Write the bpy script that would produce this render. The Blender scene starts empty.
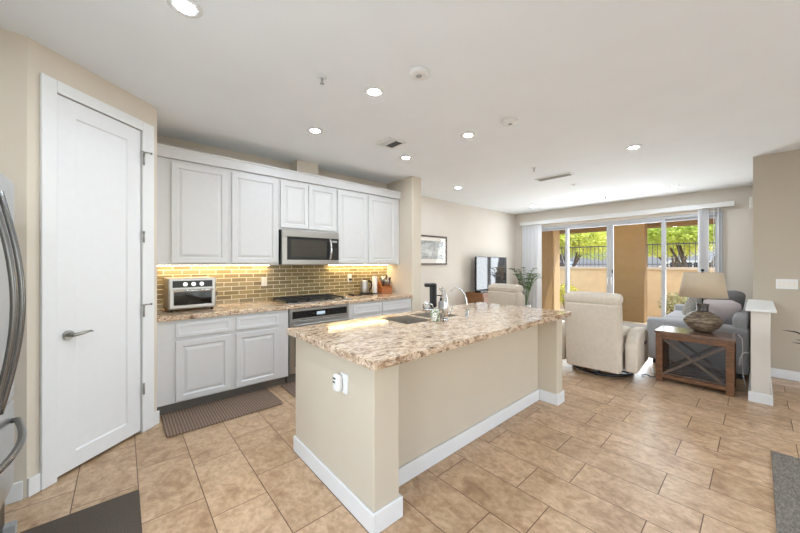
import bpy, bmesh, math, random
from mathutils import Vector, Matrix
random.seed(7)
PI = math.pi
scn = bpy.context.scene
COL = scn.collection

# ------------------------------------------------------------------ camera
FPX, HZ, YAW, CAMH = 315.45, 263.7, 0.84897, 1.39
cam = bpy.data.cameras.new('camera'); camo = bpy.data.objects.new('camera', cam); COL.objects.link(camo)
cam.sensor_width = 36.0; cam.sensor_fit = 'HORIZONTAL'
cam.lens = 36.0 * FPX / 800.0
cam.shift_y = -(266.5 - HZ) / 800.0
cam.clip_start = 0.02; cam.clip_end = 300
camo.location = (0, 0, CAMH)
camo.rotation_euler = (PI / 2, 0, YAW - PI / 2)
scn.camera = camo

# ------------------------------------------------------------------ world, sun, daylight, fill lamps, exposure
w = bpy.data.worlds.new('world'); scn.world = w; w.use_nodes = True
nt = w.node_tree; nt.nodes.clear()
sky = nt.nodes.new('ShaderNodeTexSky'); sky.sky_type = 'NISHITA'; sky.sun_disc = False
sky.sun_elevation = math.radians(52); sky.sun_rotation = math.radians(200); sky.dust_density = 2.0
bg = nt.nodes.new('ShaderNodeBackground'); bg.inputs['Strength'].default_value = 0.72
ow = nt.nodes.new('ShaderNodeOutputWorld')
nt.links.new(sky.outputs[0], bg.inputs[0]); nt.links.new(bg.outputs[0], ow.inputs[0])

sun = bpy.data.lights.new('sun', 'SUN'); sun.energy = 4.2; sun.angle = 0.02; sun.color = (1, .95, .86)
suno = bpy.data.objects.new('sun', sun); COL.objects.link(suno)
suno.rotation_euler = Vector((-0.45, 0.5, -0.74)).to_track_quat('-Z', 'Y').to_euler()

def area(name, loc, direction, sx, sy, power, color=(1, 1, 1)):
    l = bpy.data.lights.new(name, 'AREA'); l.shape = 'RECTANGLE'; l.size = sx; l.size_y = sy
    l.energy = power; l.color = color
    o = bpy.data.objects.new(name, l); COL.objects.link(o); o.location = loc
    o.rotation_euler = Vector(direction).to_track_quat('-Z', 'Z').to_euler()
    return o
# fill lamps outside windows added behind the camera; daylight through the sliding doors
area('fill_south', (2.2, -3.42, 1.35), (0, 1, 0.8), 4.2, 2.1, 48, (.80, .93, 1.0))
area('fill_west', (-1.52, .55, 1.4), (1, 0, 0.3), 1.9, 1.9, 62, (.82, .92, 1.0))
area('daylight_patio', (8.42, 2.2, 1.2), (-1, 0, 0.28), 3.4, 2.1, 185, (.86, .94, 1.0))
CAN_STRENGTH = 600.0
UNDER_STRENGTH = 30.0
scn.view_settings.view_transform = 'Standard'
try: scn.view_settings.look = 'None'
except Exception: pass
scn.view_settings.gamma = 1.0
scn.view_settings.use_curve_mapping = False
scn.view_settings.exposure = -0.22

# ------------------------------------------------------------------ materials
def lin(c):
    out = []
    for v in c:
        v /= 255.0
        out.append(v / 12.92 if v <= .04045 else ((v + .055) / 1.055) ** 2.4)
    return (*out, 1.0)
MATS = {}
def base(name):
    m = bpy.data.materials.new(name); m.use_nodes = True
    n = m.node_tree.nodes; b = n['Principled BSDF']
    MATS[name] = m
    return m, m.node_tree, b
def N(t, kind, **kw):
    n = t.nodes.new(kind)
    for k, v in kw.items(): setattr(n, k, v)
    return n
def mat(name, c, rough=.5, metal=0.0, var=.06, scale=20, bump=0.0, bscale=200, spec=.5, coat=0.0):
    m, t, b = base(name)
    b.inputs['Roughness'].default_value = rough; b.inputs['Metallic'].default_value = metal
    b.inputs['Specular IOR Level'].default_value = spec
    b.inputs['Coat Weight'].default_value = coat
    tc = N(t, 'ShaderNodeTexCoord')
    no = N(t, 'ShaderNodeTexNoise'); no.inputs['Scale'].default_value = scale; no.inputs['Detail'].default_value = 4
    t.links.new(tc.outputs['Object'], no.inputs['Vector'])
    ra = N(t, 'ShaderNodeValToRGB')
    cl = lin(c)
    ra.color_ramp.elements[0].position = .3; ra.color_ramp.elements[1].position = .7
    ra.color_ramp.elements[0].color = tuple(v * (1 - var) for v in cl[:3]) + (1,)
    ra.color_ramp.elements[1].color = tuple(min(1, v * (1 + var)) for v in cl[:3]) + (1,)
    t.links.new(no.outputs['Fac'], ra.inputs['Fac']); t.links.new(ra.outputs[0], b.inputs['Base Color'])
    if bump:
        n2 = N(t, 'ShaderNodeTexNoise'); n2.inputs['Scale'].default_value = bscale; n2.inputs['Detail'].default_value = 3
        t.links.new(tc.outputs['Object'], n2.inputs['Vector'])
        bp = N(t, 'ShaderNodeBump'); bp.inputs['Strength'].default_value = bump; bp.inputs['Distance'].default_value = .01
        t.links.new(n2.outputs['Fac'], bp.inputs['Height']); t.links.new(bp.outputs[0], b.inputs['Normal'])
    return m
def emit(name, c, s):
    m, t, b = base(name)
    b.inputs['Base Color'].default_value = lin(c); b.inputs['Emission Color'].default_value = lin(c)
    b.inputs['Emission Strength'].default_value = s
    return m
def ramp(t, stops):
    r = N(t, 'ShaderNodeValToRGB'); e = r.color_ramp.elements
    while len(e) < len(stops): e.new(.5)
    for i, (p, c) in enumerate(stops):
        e[i].position = p; e[i].color = lin(c) if max(c) > 1 or len(c) == 3 else c
    return r
def mixc(t, fac, a, b_, mode='MIX'):
    n = N(t, 'ShaderNodeMix', data_type='RGBA', blend_type=mode)
    for s, v in ((0, fac), (6, a), (7, b_)):
        if isinstance(v, (int, float)): n.inputs[s].default_value = v
        elif isinstance(v, tuple): n.inputs[s].default_value = v
        else: t.links.new(v, n.inputs[s])
    return n.outputs[2]
def noise(t, vec, scale, detail=4, rough=.5, dist=0.0):
    n = N(t, 'ShaderNodeTexNoise'); n.inputs['Scale'].default_value = scale; n.inputs['Detail'].default_value = detail
    n.inputs['Roughness'].default_value = rough; n.inputs['Distortion'].default_value = dist
    t.links.new(vec, n.inputs['Vector']); return n.outputs['Fac']
def mapping(t, vec, loc=(0, 0, 0), rot=(0, 0, 0), sc=(1, 1, 1)):
    n = N(t, 'ShaderNodeMapping'); n.inputs['Location'].default_value = loc; n.inputs['Rotation'].default_value = rot
    n.inputs['Scale'].default_value = sc; t.links.new(vec, n.inputs['Vector']); return n.outputs[0]

# floor tiles: rows run along world Y, 0.2935 m pitch in X, 0.592 m long, 1/3 stagger
def make_floor():
    m, t, b = base('floor_tile')
    tc = N(t, 'ShaderNodeTexCoord'); sp = N(t, 'ShaderNodeSeparateXYZ'); t.links.new(tc.outputs['Object'], sp.inputs[0])
    ay = N(t, 'ShaderNodeMath', operation='ADD'); t.links.new(sp.outputs['Y'], ay.inputs[0]); ay.inputs[1].default_value = -0.2 + .592 * 20
    ax = N(t, 'ShaderNodeMath', operation='ADD'); t.links.new(sp.outputs['X'], ax.inputs[0]); ax.inputs[1].default_value = -0.075 + .2935 * 20
    cb = N(t, 'ShaderNodeCombineXYZ'); t.links.new(ay.outputs[0], cb.inputs[0]); t.links.new(ax.outputs[0], cb.inputs[1])
    br = N(t, 'ShaderNodeTexBrick'); br.offset = .662; br.offset_frequency = 2; br.squash = 1.0
    br.inputs['Scale'].default_value = 1.0; br.inputs['Brick Width'].default_value = .592; br.inputs['Row Height'].default_value = .2935
    br.inputs['Mortar Size'].default_value = .0028; br.inputs['Mortar Smooth'].default_value = .2; br.inputs['Bias'].default_value = 0
    br.inputs['Color1'].default_value = (0, 0, 0, 1); br.inputs['Color2'].default_value = (1, 1, 1, 1)
    br.inputs['Mortar'].default_value = (0, 0, 0, 1)
    t.links.new(cb.outputs[0], br.inputs['Vector'])
    # a shift per tile so that veins break at the joints
    off = N(t, 'ShaderNodeVectorMath', operation='MULTIPLY_ADD')
    t.links.new(br.outputs['Color'], off.inputs[0]); off.inputs[1].default_value = (7, 5, 3); t.links.new(tc.outputs['Object'], off.inputs[2])
    v = mapping(t, off.outputs[0], sc=(1.35, 1.0, 1))
    f1 = noise(t, v, 5.5, 8, .62, .9)
    f2 = noise(t, v, 24, 6, .65, .4)
    r1 = ramp(t, [(.30, (178, 144, 112)), (.46, (206, 174, 140)), (.62, (221, 191, 158)), (.8, (231, 204, 173))])
    t.links.new(f1, r1.inputs[0])
    r2 = ramp(t, [(.3, (205, 195, 185)), (.6, (255, 255, 255))]); t.links.new(f2, r2.inputs[0])
    c = mixc(t, .8, r1.outputs[0], r2.outputs[0], 'MULTIPLY')
    rt = ramp(t, [(0, (232, 228, 222)), (1, (255, 255, 255))]); t.links.new(br.outputs['Color'], rt.inputs[0])
    c = mixc(t, 1.0, c, rt.outputs[0], 'MULTIPLY')
    c = mixc(t, br.outputs['Fac'], c, lin((98, 68, 46)))
    t.links.new(c, b.inputs['Base Color'])
    rr = N(t, 'ShaderNodeMapRange'); rr.inputs[3].default_value = .22; rr.inputs[4].default_value = .42
    t.links.new(f2, rr.inputs[0]); t.links.new(rr.outputs[0], b.inputs['Roughness'])
    inv = N(t, 'ShaderNodeMath', operation='SUBTRACT'); inv.inputs[0].default_value = 1; t.links.new(br.outputs['Fac'], inv.inputs[1])
    bp = N(t, 'ShaderNodeBump'); bp.inputs['Strength'].default_value = .5; bp.inputs['Distance'].default_value = .003
    t.links.new(inv.outputs[0], bp.inputs['Height']); t.links.new(bp.outputs[0], b.inputs['Normal'])
    return m
def make_granite():
    m, t, b = base('granite')
    tc = N(t, 'ShaderNodeTexCoord'); v = mapping(t, tc.outputs['Object'], rot=(0, 0, .3), sc=(.75, 1.5, 1.6))
    f1 = noise(t, v, 9, 9, .75, 1.6); f2 = noise(t, v, 60, 6, .75, .3); f3 = noise(t, v, 22, 8, .8, 1.0)
    r1 = ramp(t, [(.32, (140, 112, 92)), (.43, (196, 172, 146)), (.52, (226, 208, 186)), (.68, (240, 230, 214))]); t.links.new(f1, r1.inputs[0])
    r3 = ramp(t, [(.36, (64, 46, 40)), (.42, (150, 120, 100)), (.50, (255, 250, 244))]); t.links.new(f3, r3.inputs[0])
    r2 = ramp(t, [(.36, (84, 62, 54)), (.45, (255, 250, 245))]); t.links.new(f2, r2.inputs[0])
    c = mixc(t, .92, r1.outputs[0], r3.outputs[0], 'MULTIPLY'); c = mixc(t, .65, c, r2.outputs[0], 'MULTIPLY')
    t.links.new(c, b.inputs['Base Color']); b.inputs['Roughness'].default_value = .09
    return m
def make_splash():
    m, t, b = base('splash_tile')
    tc = N(t, 'ShaderNodeTexCoord'); sp = N(t, 'ShaderNodeSeparateXYZ'); t.links.new(tc.outputs['Object'], sp.inputs[0])
    az = N(t, 'ShaderNodeMath', operation='ADD'); t.links.new(sp.outputs['Z'], az.inputs[0]); az.inputs[1].default_value = -0.915 + .0508 * 20
    cb = N(t, 'ShaderNodeCombineXYZ'); t.links.new(sp.outputs['X'], cb.inputs[0]); t.links.new(az.outputs[0], cb.inputs[1])
    br = N(t, 'ShaderNodeTexBrick'); br.offset = .5; br.inputs['Scale'].default_value = 1
    br.inputs['Brick Width'].default_value = .163; br.inputs['Row Height'].default_value = .0508
    br.inputs['Mortar Size'].default_value = .0034; br.inputs['Mortar Smooth'].default_value = .1
    br.inputs['Color1'].default_value = lin((126, 108, 72)); br.inputs['Color2'].default_value = lin((160, 142, 102))
    br.inputs['Mortar'].default_value = lin((236, 222, 192))
    t.links.new(cb.outputs[0], br.inputs['Vector']); t.links.new(br.outputs['Color'], b.inputs['Base Color'])
    b.inputs['Roughness'].default_value = .16
    inv = N(t, 'ShaderNodeMath', operation='SUBTRACT'); inv.inputs[0].default_value = 1; t.links.new(br.outputs['Fac'], inv.inputs[1])
    bp = N(t, 'ShaderNodeBump'); bp.inputs['Strength'].default_value = .6; bp.inputs['Distance'].default_value = .004
    t.links.new(inv.outputs[0], bp.inputs['Height']); t.links.new(bp.outputs[0], b.inputs['Normal'])
    return m
def make_wood(name, c1, c2, sc=(1, 1, 14), rough=.45):
    m, t, b = base(name)
    tc = N(t, 'ShaderNodeTexCoord'); v = mapping(t, tc.outputs['Object'], sc=sc)
    f = noise(t, v, 6, 7, .65, .6); r = ramp(t, [(.32, c1), (.68, c2)]); t.links.new(f, r.inputs[0])
    t.links.new(r.outputs[0], b.inputs['Base Color']); b.inputs['Roughness'].default_value = rough
    return m
def make_rib(name, c1, c2, axis, pitch):
    m, t, b = base(name)
    tc = N(t, 'ShaderNodeTexCoord')
    wv = N(t, 'ShaderNodeTexWave', wave_type='BANDS', bands_direction=axis); wv.inputs['Scale'].default_value = 1 / (pitch * 3.18); wv.inputs['Distortion'].default_value = .6
    wv.inputs['Detail'].default_value = 2
    t.links.new(tc.outputs['Object'], wv.inputs['Vector'])
    r = ramp(t, [(.2, c1), (.8, c2)]); t.links.new(wv.outputs['Fac'], r.inputs[0])
    f = noise(t, tc.outputs['Object'], 160, 3); r2 = ramp(t, [(.3, (190, 185, 180)), (.6, (255, 255, 255))]); t.links.new(f, r2.inputs[0])
    c = mixc(t, .7, r.outputs[0], r2.outputs[0], 'MULTIPLY'); t.links.new(c, b.inputs['Base Color'])
    b.inputs['Roughness'].default_value = .9
    bp = N(t, 'ShaderNodeBump'); bp.inputs['Strength'].default_value = .4; bp.inputs['Distance'].default_value = .004
    t.links.new(wv.outputs['Fac'], bp.inputs['Height']); t.links.new(bp.outputs[0], b.inputs['Normal'])
    return m
def make_glass(name, tint=(1, 1, 1), refl=.06, rough=0.0):
    m, t, b = base(name)
    out = t.nodes['Material Output']
    tr = N(t, 'ShaderNodeBsdfTransparent'); tr.inputs[0].default_value = (*tint, 1)
    gl = N(t, 'ShaderNodeBsdfGlossy'); gl.inputs['Roughness'].default_value = rough
    mx = N(t, 'ShaderNodeMixShader'); fr = N(t, 'ShaderNodeFresnel'); fr.inputs[0].default_value = 1.45
    ge = N(t, 'ShaderNodeNewGeometry'); mu = N(t, 'ShaderNodeMath', operation='SUBTRACT', use_clamp=True)
    t.links.new(fr.outputs[0], mu.inputs[0]); t.links.new(ge.outputs['Backfacing'], mu.inputs[1])
    t.links.new(mu.outputs[0], mx.inputs[0]); t.links.new(tr.outputs[0], mx.inputs[1]); t.links.new(gl.outputs[0], mx.inputs[2])
    t.links.new(mx.outputs[0], out.inputs[0])
    return m

M = {}
M['floor'] = make_floor(); M['granite'] = make_granite(); M['splash'] = make_splash()
M['ceiling'] = mat('ceiling_paint', (242, 246, 249), .9, var=.012, scale=3, bump=.05, bscale=120)
M['wall'] = mat('wall_paint', (218, 207, 190), .85, var=.015, scale=3, bump=.06, bscale=150)
M['wall_pale'] = mat('living_wall_paint', (222, 214, 203), .85, var=.015, scale=3, bump=.06, bscale=150)
M['wall_taupe'] = mat('taupe_wall_paint', (190, 179, 162), .85, var=.015, scale=3, bump=.06, bscale=150)
M['island'] = mat('island_paint', (207, 195, 175), .8, var=.015, scale=3, bump=.05, bscale=150)
M['trim'] = mat('white_trim', (232, 232, 230), .4, var=.01)
M['cab'] = mat('cabinet_paint', (218, 217, 215), .38, var=.012)
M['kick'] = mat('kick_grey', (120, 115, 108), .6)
M['door'] = mat('door_white', (231, 231, 230), .4, var=.01)
M['steel'] = mat('stainless_steel', (184, 182, 179), .36, 1.0, var=.04, scale=60)
M['sink'] = mat('sink_steel', (196, 188, 178), .35, .85, var=.02)
M['steel_dark'] = mat('dark_steel', (92, 90, 88), .35, 1.0)
M['fridge_handle'] = mat('fridge_handle_steel', (128, 127, 126), .25, 1.0, var=.03)
M['fridge'] = mat('fridge_steel', (196, 197, 197), .33, 1.0, var=.03)
M['chrome'] = mat('chrome', (225, 225, 225), .08, 1.0, var=.01)
M['nickel'] = mat('satin_nickel', (170, 168, 162), .3, 1.0)
M['black'] = mat('black_plastic', (22, 22, 23), .35)
M['black_gloss'] = mat('black_glass', (14, 14, 15), .06)
M['mw_glass'] = mat('microwave_window', (70, 66, 60), .12)
M['tv_screen'] = mat('tv_screen', (58, 58, 60), .05, spec=1.0)
M['iron'] = mat('cast_iron', (30, 30, 31), .5)
M['white'] = mat('white_plastic', (236, 235, 231), .4, var=.01)
M['mid_grey'] = mat('grey_plastic', (168, 168, 166), .5)
M['vent_dark'] = mat('vent_dark', (92, 91, 88), .7)
M['mat_brown'] = make_rib('mat_rib', (112, 90, 76), (146, 124, 106), 'X', .022)
M['mat_dark'] = make_rib('mat_weave', (78, 68, 58), (98, 87, 76), 'Y', .012)
def make_weave(name, c1, c2):
    m, t, b = base(name); tc = N(t, 'ShaderNodeTexCoord')
    f = noise(t, mapping(t, tc.outputs['Object'], sc=(1, 3, 1)), 40, 6, .75); r = ramp(t, [(.32, c1), (.68, c2)]); t.links.new(f, r.inputs[0])
    t.links.new(r.outputs[0], b.inputs['Base Color']); b.inputs['Roughness'].default_value = .95
    bp = N(t, 'ShaderNodeBump'); bp.inputs['Strength'].default_value = .4; bp.inputs['Distance'].default_value = .004
    t.links.new(f, bp.inputs['Height']); t.links.new(bp.outputs[0], b.inputs['Normal']); return m
M['rug_grey'] = make_weave('rug_weave', (78, 72, 66), (150, 142, 130))
M['recl'] = mat('recliner_fabric', (208, 196, 180), .85, var=.05, scale=30, bump=.12, bscale=260)

M['sofa'] = mat('sofa_grey', (170, 170, 173), .9, var=.06, scale=40, bump=.15, bscale=300)
M['pillow_g'] = mat('pillow_grey', (196, 186, 186), .85, var=.08, scale=60, bump=.2, bscale=200)
M['pillow_g2'] = mat('pillow_dark_grey', (118, 118, 120), .85, var=.08, scale=60, bump=.2, bscale=200)
M['pillow_p'] = make_weave('pillow_pattern', (112, 110, 104), (205, 200, 190))
M['wood'] = make_wood('rustic_wood', (74, 47, 27), (138, 94, 58), (2, 2, 14))
M['wood_top'] = make_wood('tabletop_wood', (92, 68, 54), (132, 104, 86), (14, 2, 2), .2)
M['wood_x'] = make_wood('brace_wood', (70, 58, 48), (110, 94, 80), (4, 4, 4))
M['console'] = make_wood('console_wood', (122, 82, 52), (160, 114, 76), (2, 8, 8))
M['knife'] = make_wood('knife_block_wood', (150, 84, 40), (186, 112, 60), (3, 3, 14), .4)
M['frame'] = make_wood('frame_wood', (60, 44, 36), (92, 72, 60), (6, 6, 6))
M['mat_board'] = mat('mat_board', (236, 230, 220), .7, var=.01)
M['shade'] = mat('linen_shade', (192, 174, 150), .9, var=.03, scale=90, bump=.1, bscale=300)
M['cord_white'] = mat('cord_white', (226, 224, 218), .5)
M['blind'] = None
M['alu'] = mat('slider_frame', (196, 199, 203), .45, var=.02)
M['glass'] = make_glass('window_glass'); M['smoke'] = make_glass('smoked_glass', (.62, .60, .58))
M['clear'] = make_glass('clear_plastic', (.9, .9, .9))
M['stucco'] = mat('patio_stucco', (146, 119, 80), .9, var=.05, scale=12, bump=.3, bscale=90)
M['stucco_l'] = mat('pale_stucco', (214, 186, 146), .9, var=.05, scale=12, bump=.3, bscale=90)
M['block'] = mat('garden_wall_block', (236, 210, 168), .9, var=.05, scale=5, bump=.3, bscale=60)
M['cap'] = mat('wall_cap', (222, 208, 186), .9)
M['paver'] = mat('patio_concrete', (196, 180, 158), .9, var=.06, scale=8)
M['gravel'] = mat('gravel', (190, 170, 140), .95, var=.2, scale=60, bump=.5, bscale=90)
M['rail'] = mat('railing_metal', (86, 84, 84), .5)
def make_leaf(name, c, var, scale):
    m = mat(name, c, .7, var=var, scale=scale); t = m.node_tree; b = t.nodes['Principled BSDF']
    tl = N(t, 'ShaderNodeBsdfTranslucent'); mx = N(t, 'ShaderNodeMixShader'); mx.inputs[0].default_value = .45
    src = b.inputs['Base Color'].links[0].from_socket
    t.links.new(src, tl.inputs['Color']); t.links.new(b.outputs[0], mx.inputs[1]); t.links.new(tl.outputs[0], mx.inputs[2])
    t.links.new(mx.outputs[0], t.nodes['Material Output'].inputs[0]); return m
M['blind'] = make_leaf('blind_vinyl', (250, 250, 251), .01, 5)
M['leaf'] = make_leaf('mesquite_leaf', (222, 228, 124), .3, 2.5)
M['leaf2'] = make_leaf('tree_leaf', (208, 222, 116), .3, 2.5)
M['bush'] = mat('bush_leaf', (206, 204, 60), .7, var=.3, scale=9)
M['sage'] = mat('sage_leaf', (168, 172, 122), .8, var=.25, scale=9)
M['bark'] = mat('bark', (96, 82, 68), .9, var=.2, scale=18)
M['palm'] = mat('palm_leaf', (88, 112, 70), .6, var=.2, scale=12)
M['palm_dark'] = mat('dark_leaf', (34, 42, 30), .5, var=.2, scale=12)
M['pot'] = mat('pot_ceramic', (196, 192, 186), .5)
M['soil'] = mat('soil', (60, 46, 36), .95, var=.3, scale=60)
M['car_w'] = mat('car_white', (222, 226, 232), .3, var=.01); M['car_g'] = mat('car_silver', (150, 160, 172), .3, .3)
M['car_glass'] = mat('car_glass', (48, 58, 66), .08); M['tyre'] = mat('tyre', (26, 26, 27), .8)
M['nbr'] = mat('street_wall', (150, 152, 152), .9)
M['can'] = emit('can_diffuser', (228, 241, 255), CAN_STRENGTH)
M['under'] = emit('under_cabinet_lamp', (255, 230, 180), UNDER_STRENGTH)
M['patio_lamp'] = emit('patio_lamp', (255, 214, 150), 8.0)
M['display'] = emit('oven_display', (190, 205, 215), .35)
def make_spots(name, c1, c2):
    m, t, b = base(name); tc = N(t, 'ShaderNodeTexCoord'); f = noise(t, tc.outputs['Object'], 55, 3, .6, .6)
    r = ramp(t, [(.47, c1), (.54, c2)]); t.links.new(f, r.inputs[0]); t.links.new(r.outputs[0], b.inputs['Base Color']); b.inputs['Roughness'].default_value = .3; return m
M['canister'] = make_spots('canister_print', (108, 126, 84), (238, 234, 224))
M['ltwood'] = make_wood('light_wood', (204, 178, 140), (226, 204, 170), (4, 4, 4))

def make_lamp_base():
    m, t, b = base('lamp_base_woven')
    tc = N(t, 'ShaderNodeTexCoord'); v = mapping(t, tc.outputs['Object'], sc=(1, 1, 5))
    f = noise(t, v, 9, 6, .7, .4); r = ramp(t, [(.32, (60, 46, 36)), (.5, (134, 116, 94)), (.66, (202, 184, 156))]); t.links.new(f, r.inputs[0])
    wv = N(t, 'ShaderNodeTexWave', wave_type='BANDS', bands_direction='Z'); wv.inputs['Scale'].default_value = 22
    t.links.new(tc.outputs['Object'], wv.inputs['Vector'])
    c = mixc(t, .5, r.outputs[0], wv.outputs['Color'], 'MULTIPLY'); t.links.new(c, b.inputs['Base Color'])
    b.inputs['Roughness'].default_value = .5
    bp = N(t, 'ShaderNodeBump'); bp.inputs['Strength'].default_value = .6; bp.inputs['Distance'].default_value = .006
    t.links.new(wv.outputs['Fac'], bp.inputs['Height']); t.links.new(bp.outputs[0], b.inputs['Normal'])
    return m
M['lampbase'] = make_lamp_base()
def make_art():
    m, t, b = base('art_print')
    tc = N(t, 'ShaderNodeTexCoord'); sp = N(t, 'ShaderNodeSeparateXYZ'); t.links.new(tc.outputs['Object'], sp.inputs[0])
    f = noise(t, mapping(t, tc.outputs['Object'], sc=(1, 1, 2.4)), 6, 7, .65, .8)
    r = ramp(t, [(.35, (150, 150, 148)), (.55, (205, 205, 203)), (.75, (232, 232, 230))]); t.links.new(f, r.inputs[0])
    mr = N(t, 'ShaderNodeMapRange'); mr.inputs[1].default_value = .0; mr.inputs[2].default_value = .16
    t.links.new(sp.outputs['Z'], mr.inputs[0])
    c = mixc(t, mr.outputs[0], r.outputs[0], lin((216, 218, 218)), 'MULTIPLY'); t.links.new(c, b.inputs['Base Color'])
    b.inputs['Roughness'].default_value = .5
    return m
M['art'] = make_art()

# ------------------------------------------------------------------ mesh helpers
class MB:
    def __init__(s): s.bm = bmesh.new()
    def box(s, x0, x1, y0, y1, z0, z1, mtx=None):
        vs = [s.bm.verts.new((x, y, z)) for x in (x0, x1) for y in (y0, y1) for z in (z0, z1)]
        for f in ((0, 1, 3, 2), (4, 6, 7, 5), (0, 4, 5, 1), (2, 3, 7, 6), (0, 2, 6, 4), (1, 5, 7, 3)):
            s.bm.faces.new([vs[i] for i in f])
        if mtx is not None:
            for v in vs: v.co = mtx @ v.co
        return s
    def loops(s, ls, cap0=True, cap1=True, closed=True, smooth=False):
        rows = [[s.bm.verts.new(p) for p in l] for l in ls]
        n = len(rows[0])
        for a, b in zip(rows, rows[1:]):
            for i in range(n if closed else n - 1):
                f = s.bm.faces.new((a[i], a[(i + 1) % n], b[(i + 1) % n], b[i])); f.smooth = smooth
        if cap0: s.bm.faces.new(rows[0][::-1])
        if cap1: s.bm.faces.new(rows[-1])
        return s
    def prism(s, poly, z0, z1):
        return s.loops([[(x, y, z0) for x, y in poly], [(x, y, z1) for x, y in poly]])
    def prism_x(s, poly, x0, x1):   # poly in (y, z)
        return s.loops([[(x0, y, z) for y, z in poly], [(x1, y, z) for y, z in poly]])
    def prism_y(s, poly, y0, y1):   # poly in (x, z)
        return s.loops([[(x, y0, z) for x, z in poly], [(x, y1, z) for x, z in poly]])
    def lathe(s, prof, c=(0, 0, 0), seg=32, mtx=None):
        ls = []
        for r, z in prof:
            l = [Vector((r * math.cos(2 * PI * i / seg), r * math.sin(2 * PI * i / seg), z)) for i in range(seg)]
            if mtx is not None: l = [mtx @ p for p in l]
            ls.append([p + Vector(c) for p in l])
        return s.loops(ls, smooth=True)
    def cyl(s, p0, p1, r, seg=16, r1=None):
        p0, p1 = Vector(p0), Vector(p1); d = (p1 - p0)
        q = d.to_track_quat('Z', 'Y').to_matrix()
        l0 = []; l1 = []
        for i in range(seg):
            a = 2 * PI * i / seg; v = q @ Vector((math.cos(a), math.sin(a), 0))
            l0.append(p0 + v * r); l1.append(p1 + v * (r if r1 is None else r1))
        return s.loops([l0, l1], smooth=True)
    def tube(s, pts, r, seg=10, rb=None):
        pts = [Vector(p) for p in pts]; ls = []; up = Vector((0, 0, 1)); prev = None
        for i, p in enumerate(pts):
            d = (pts[min(i + 1, len(pts) - 1)] - pts[max(i - 1, 0)]).normalized()
            if prev is None:
                a = up if abs(d.dot(up)) < .9 else Vector((1, 0, 0))
                n = d.cross(a).normalized()
            else:
                n = (prev - d * prev.dot(d)).normalized()
            prev = n; b = d.cross(n)
            rr = r[i] if isinstance(r, (list, tuple)) else r
            r2 = rr if rb is None else rb
            ls.append([p + n * rr * math.cos(2 * PI * k / seg) + b * r2 * math.sin(2 * PI * k / seg) for k in range(seg)])
        return s.loops(ls, smooth=True)
    def sphere(s, c, r, seg=20, rings=12, sc=(1, 1, 1)):
        ls = []
        for j in range(1, rings):
            a = PI * j / rings
            ls.append([(c[0] + sc[0] * r * math.sin(a) * math.cos(2 * PI * i / seg), c[1] + sc[1] * r * math.sin(a) * math.sin(2 * PI * i / seg), c[2] - sc[2] * r * math.cos(a)) for i in range(seg)])
        return s.loops(ls, smooth=True)
    def soft(s, c, size, r, puff=(0, 0, 0), n=10, mtx=None):
        """rounded box of the given size, bulging by puff along each axis"""
        h = Vector(size) / 2; c = Vector(c); verts = {}
        def coords(k):
            hh = h[k]; rr = min(r, hh * .999)
            e = [-hh + rr * (1 - math.cos(a * PI / 8)) * 1.0 for a in range(0, 5)]
            mid = [(-hh + rr) + (2 * (hh - rr)) * i / n for i in range(1, n)]
            e2 = [-v for v in e][::-1]
            return e + mid + e2
        cs = [coords(k) for k in range(3)]
        def put(p):
            key = (round(p[0], 5), round(p[1], 5), round(p[2], 5))
            if key in verts: return verts[key]
            p = Vector(p); rr = [min(r, h[k] * .999) for k in range(3)]
            q = Vector([max(-h[k] + rr[k], min(h[k] - rr[k], p[k])) for k in range(3)])
            d = p - q
            m = max(abs(d[k]) / rr[k] for k in range(3)) if d.length > 0 else 0
            if d.length > 0:
                dd = Vector([d[k] / rr[k] for k in range(3)])
                dd = dd.normalized() * m
                p2 = q + Vector([dd[k] * rr[k] for k in range(3)])
            else: p2 = p
            u = [p[k] / h[k] for k in range(3)]
            for k in range(3):
                if puff[k]:
                    o = [i for i in range(3) if i != k]
                    p2[k] += puff[k] * u[k] * math.cos(u[o[0]] * PI / 2 * .95) * math.cos(u[o[1]] * PI / 2 * .95)
            if mtx is not None: p2 = mtx @ p2
            v = s.bm.verts.new(p2 + c); verts[key] = v; return v
        for k in range(3):
            a, b = [i for i in range(3) if i != k]
            for sgn in (-1, 1):
                for i in range(len(cs[a]) - 1):
                    for j in range(len(cs[b]) - 1):
                        q = []
                        for ii, jj in ((i, j), (i + 1, j), (i + 1, j + 1), (i, j + 1)):
                            p = [0, 0, 0]; p[k] = sgn * h[k]; p[a] = cs[a][ii]; p[b] = cs[b][jj]; q.append(put(p))
                        if len(set(q)) >= 3:
                            try:
                                f = s.bm.faces.new(list(dict.fromkeys(q))); f.smooth = True
                            except ValueError: pass
        return s
    def panel(s, x0, x1, z0, z1, yf, th, prof, axis=None):
        """door in the XZ plane facing -Y; prof = [(inset, depth behind the front)]"""
        ls = []
        for ins, d in [(0, th), (0, .003), (.003, 0)] + prof:
            ls.append([(x0 + ins, yf + d, z0 + ins), (x1 - ins, yf + d, z0 + ins), (x1 - ins, yf + d, z1 - ins), (x0 + ins, yf + d, z1 - ins)])
        return s.loops(ls)
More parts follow.
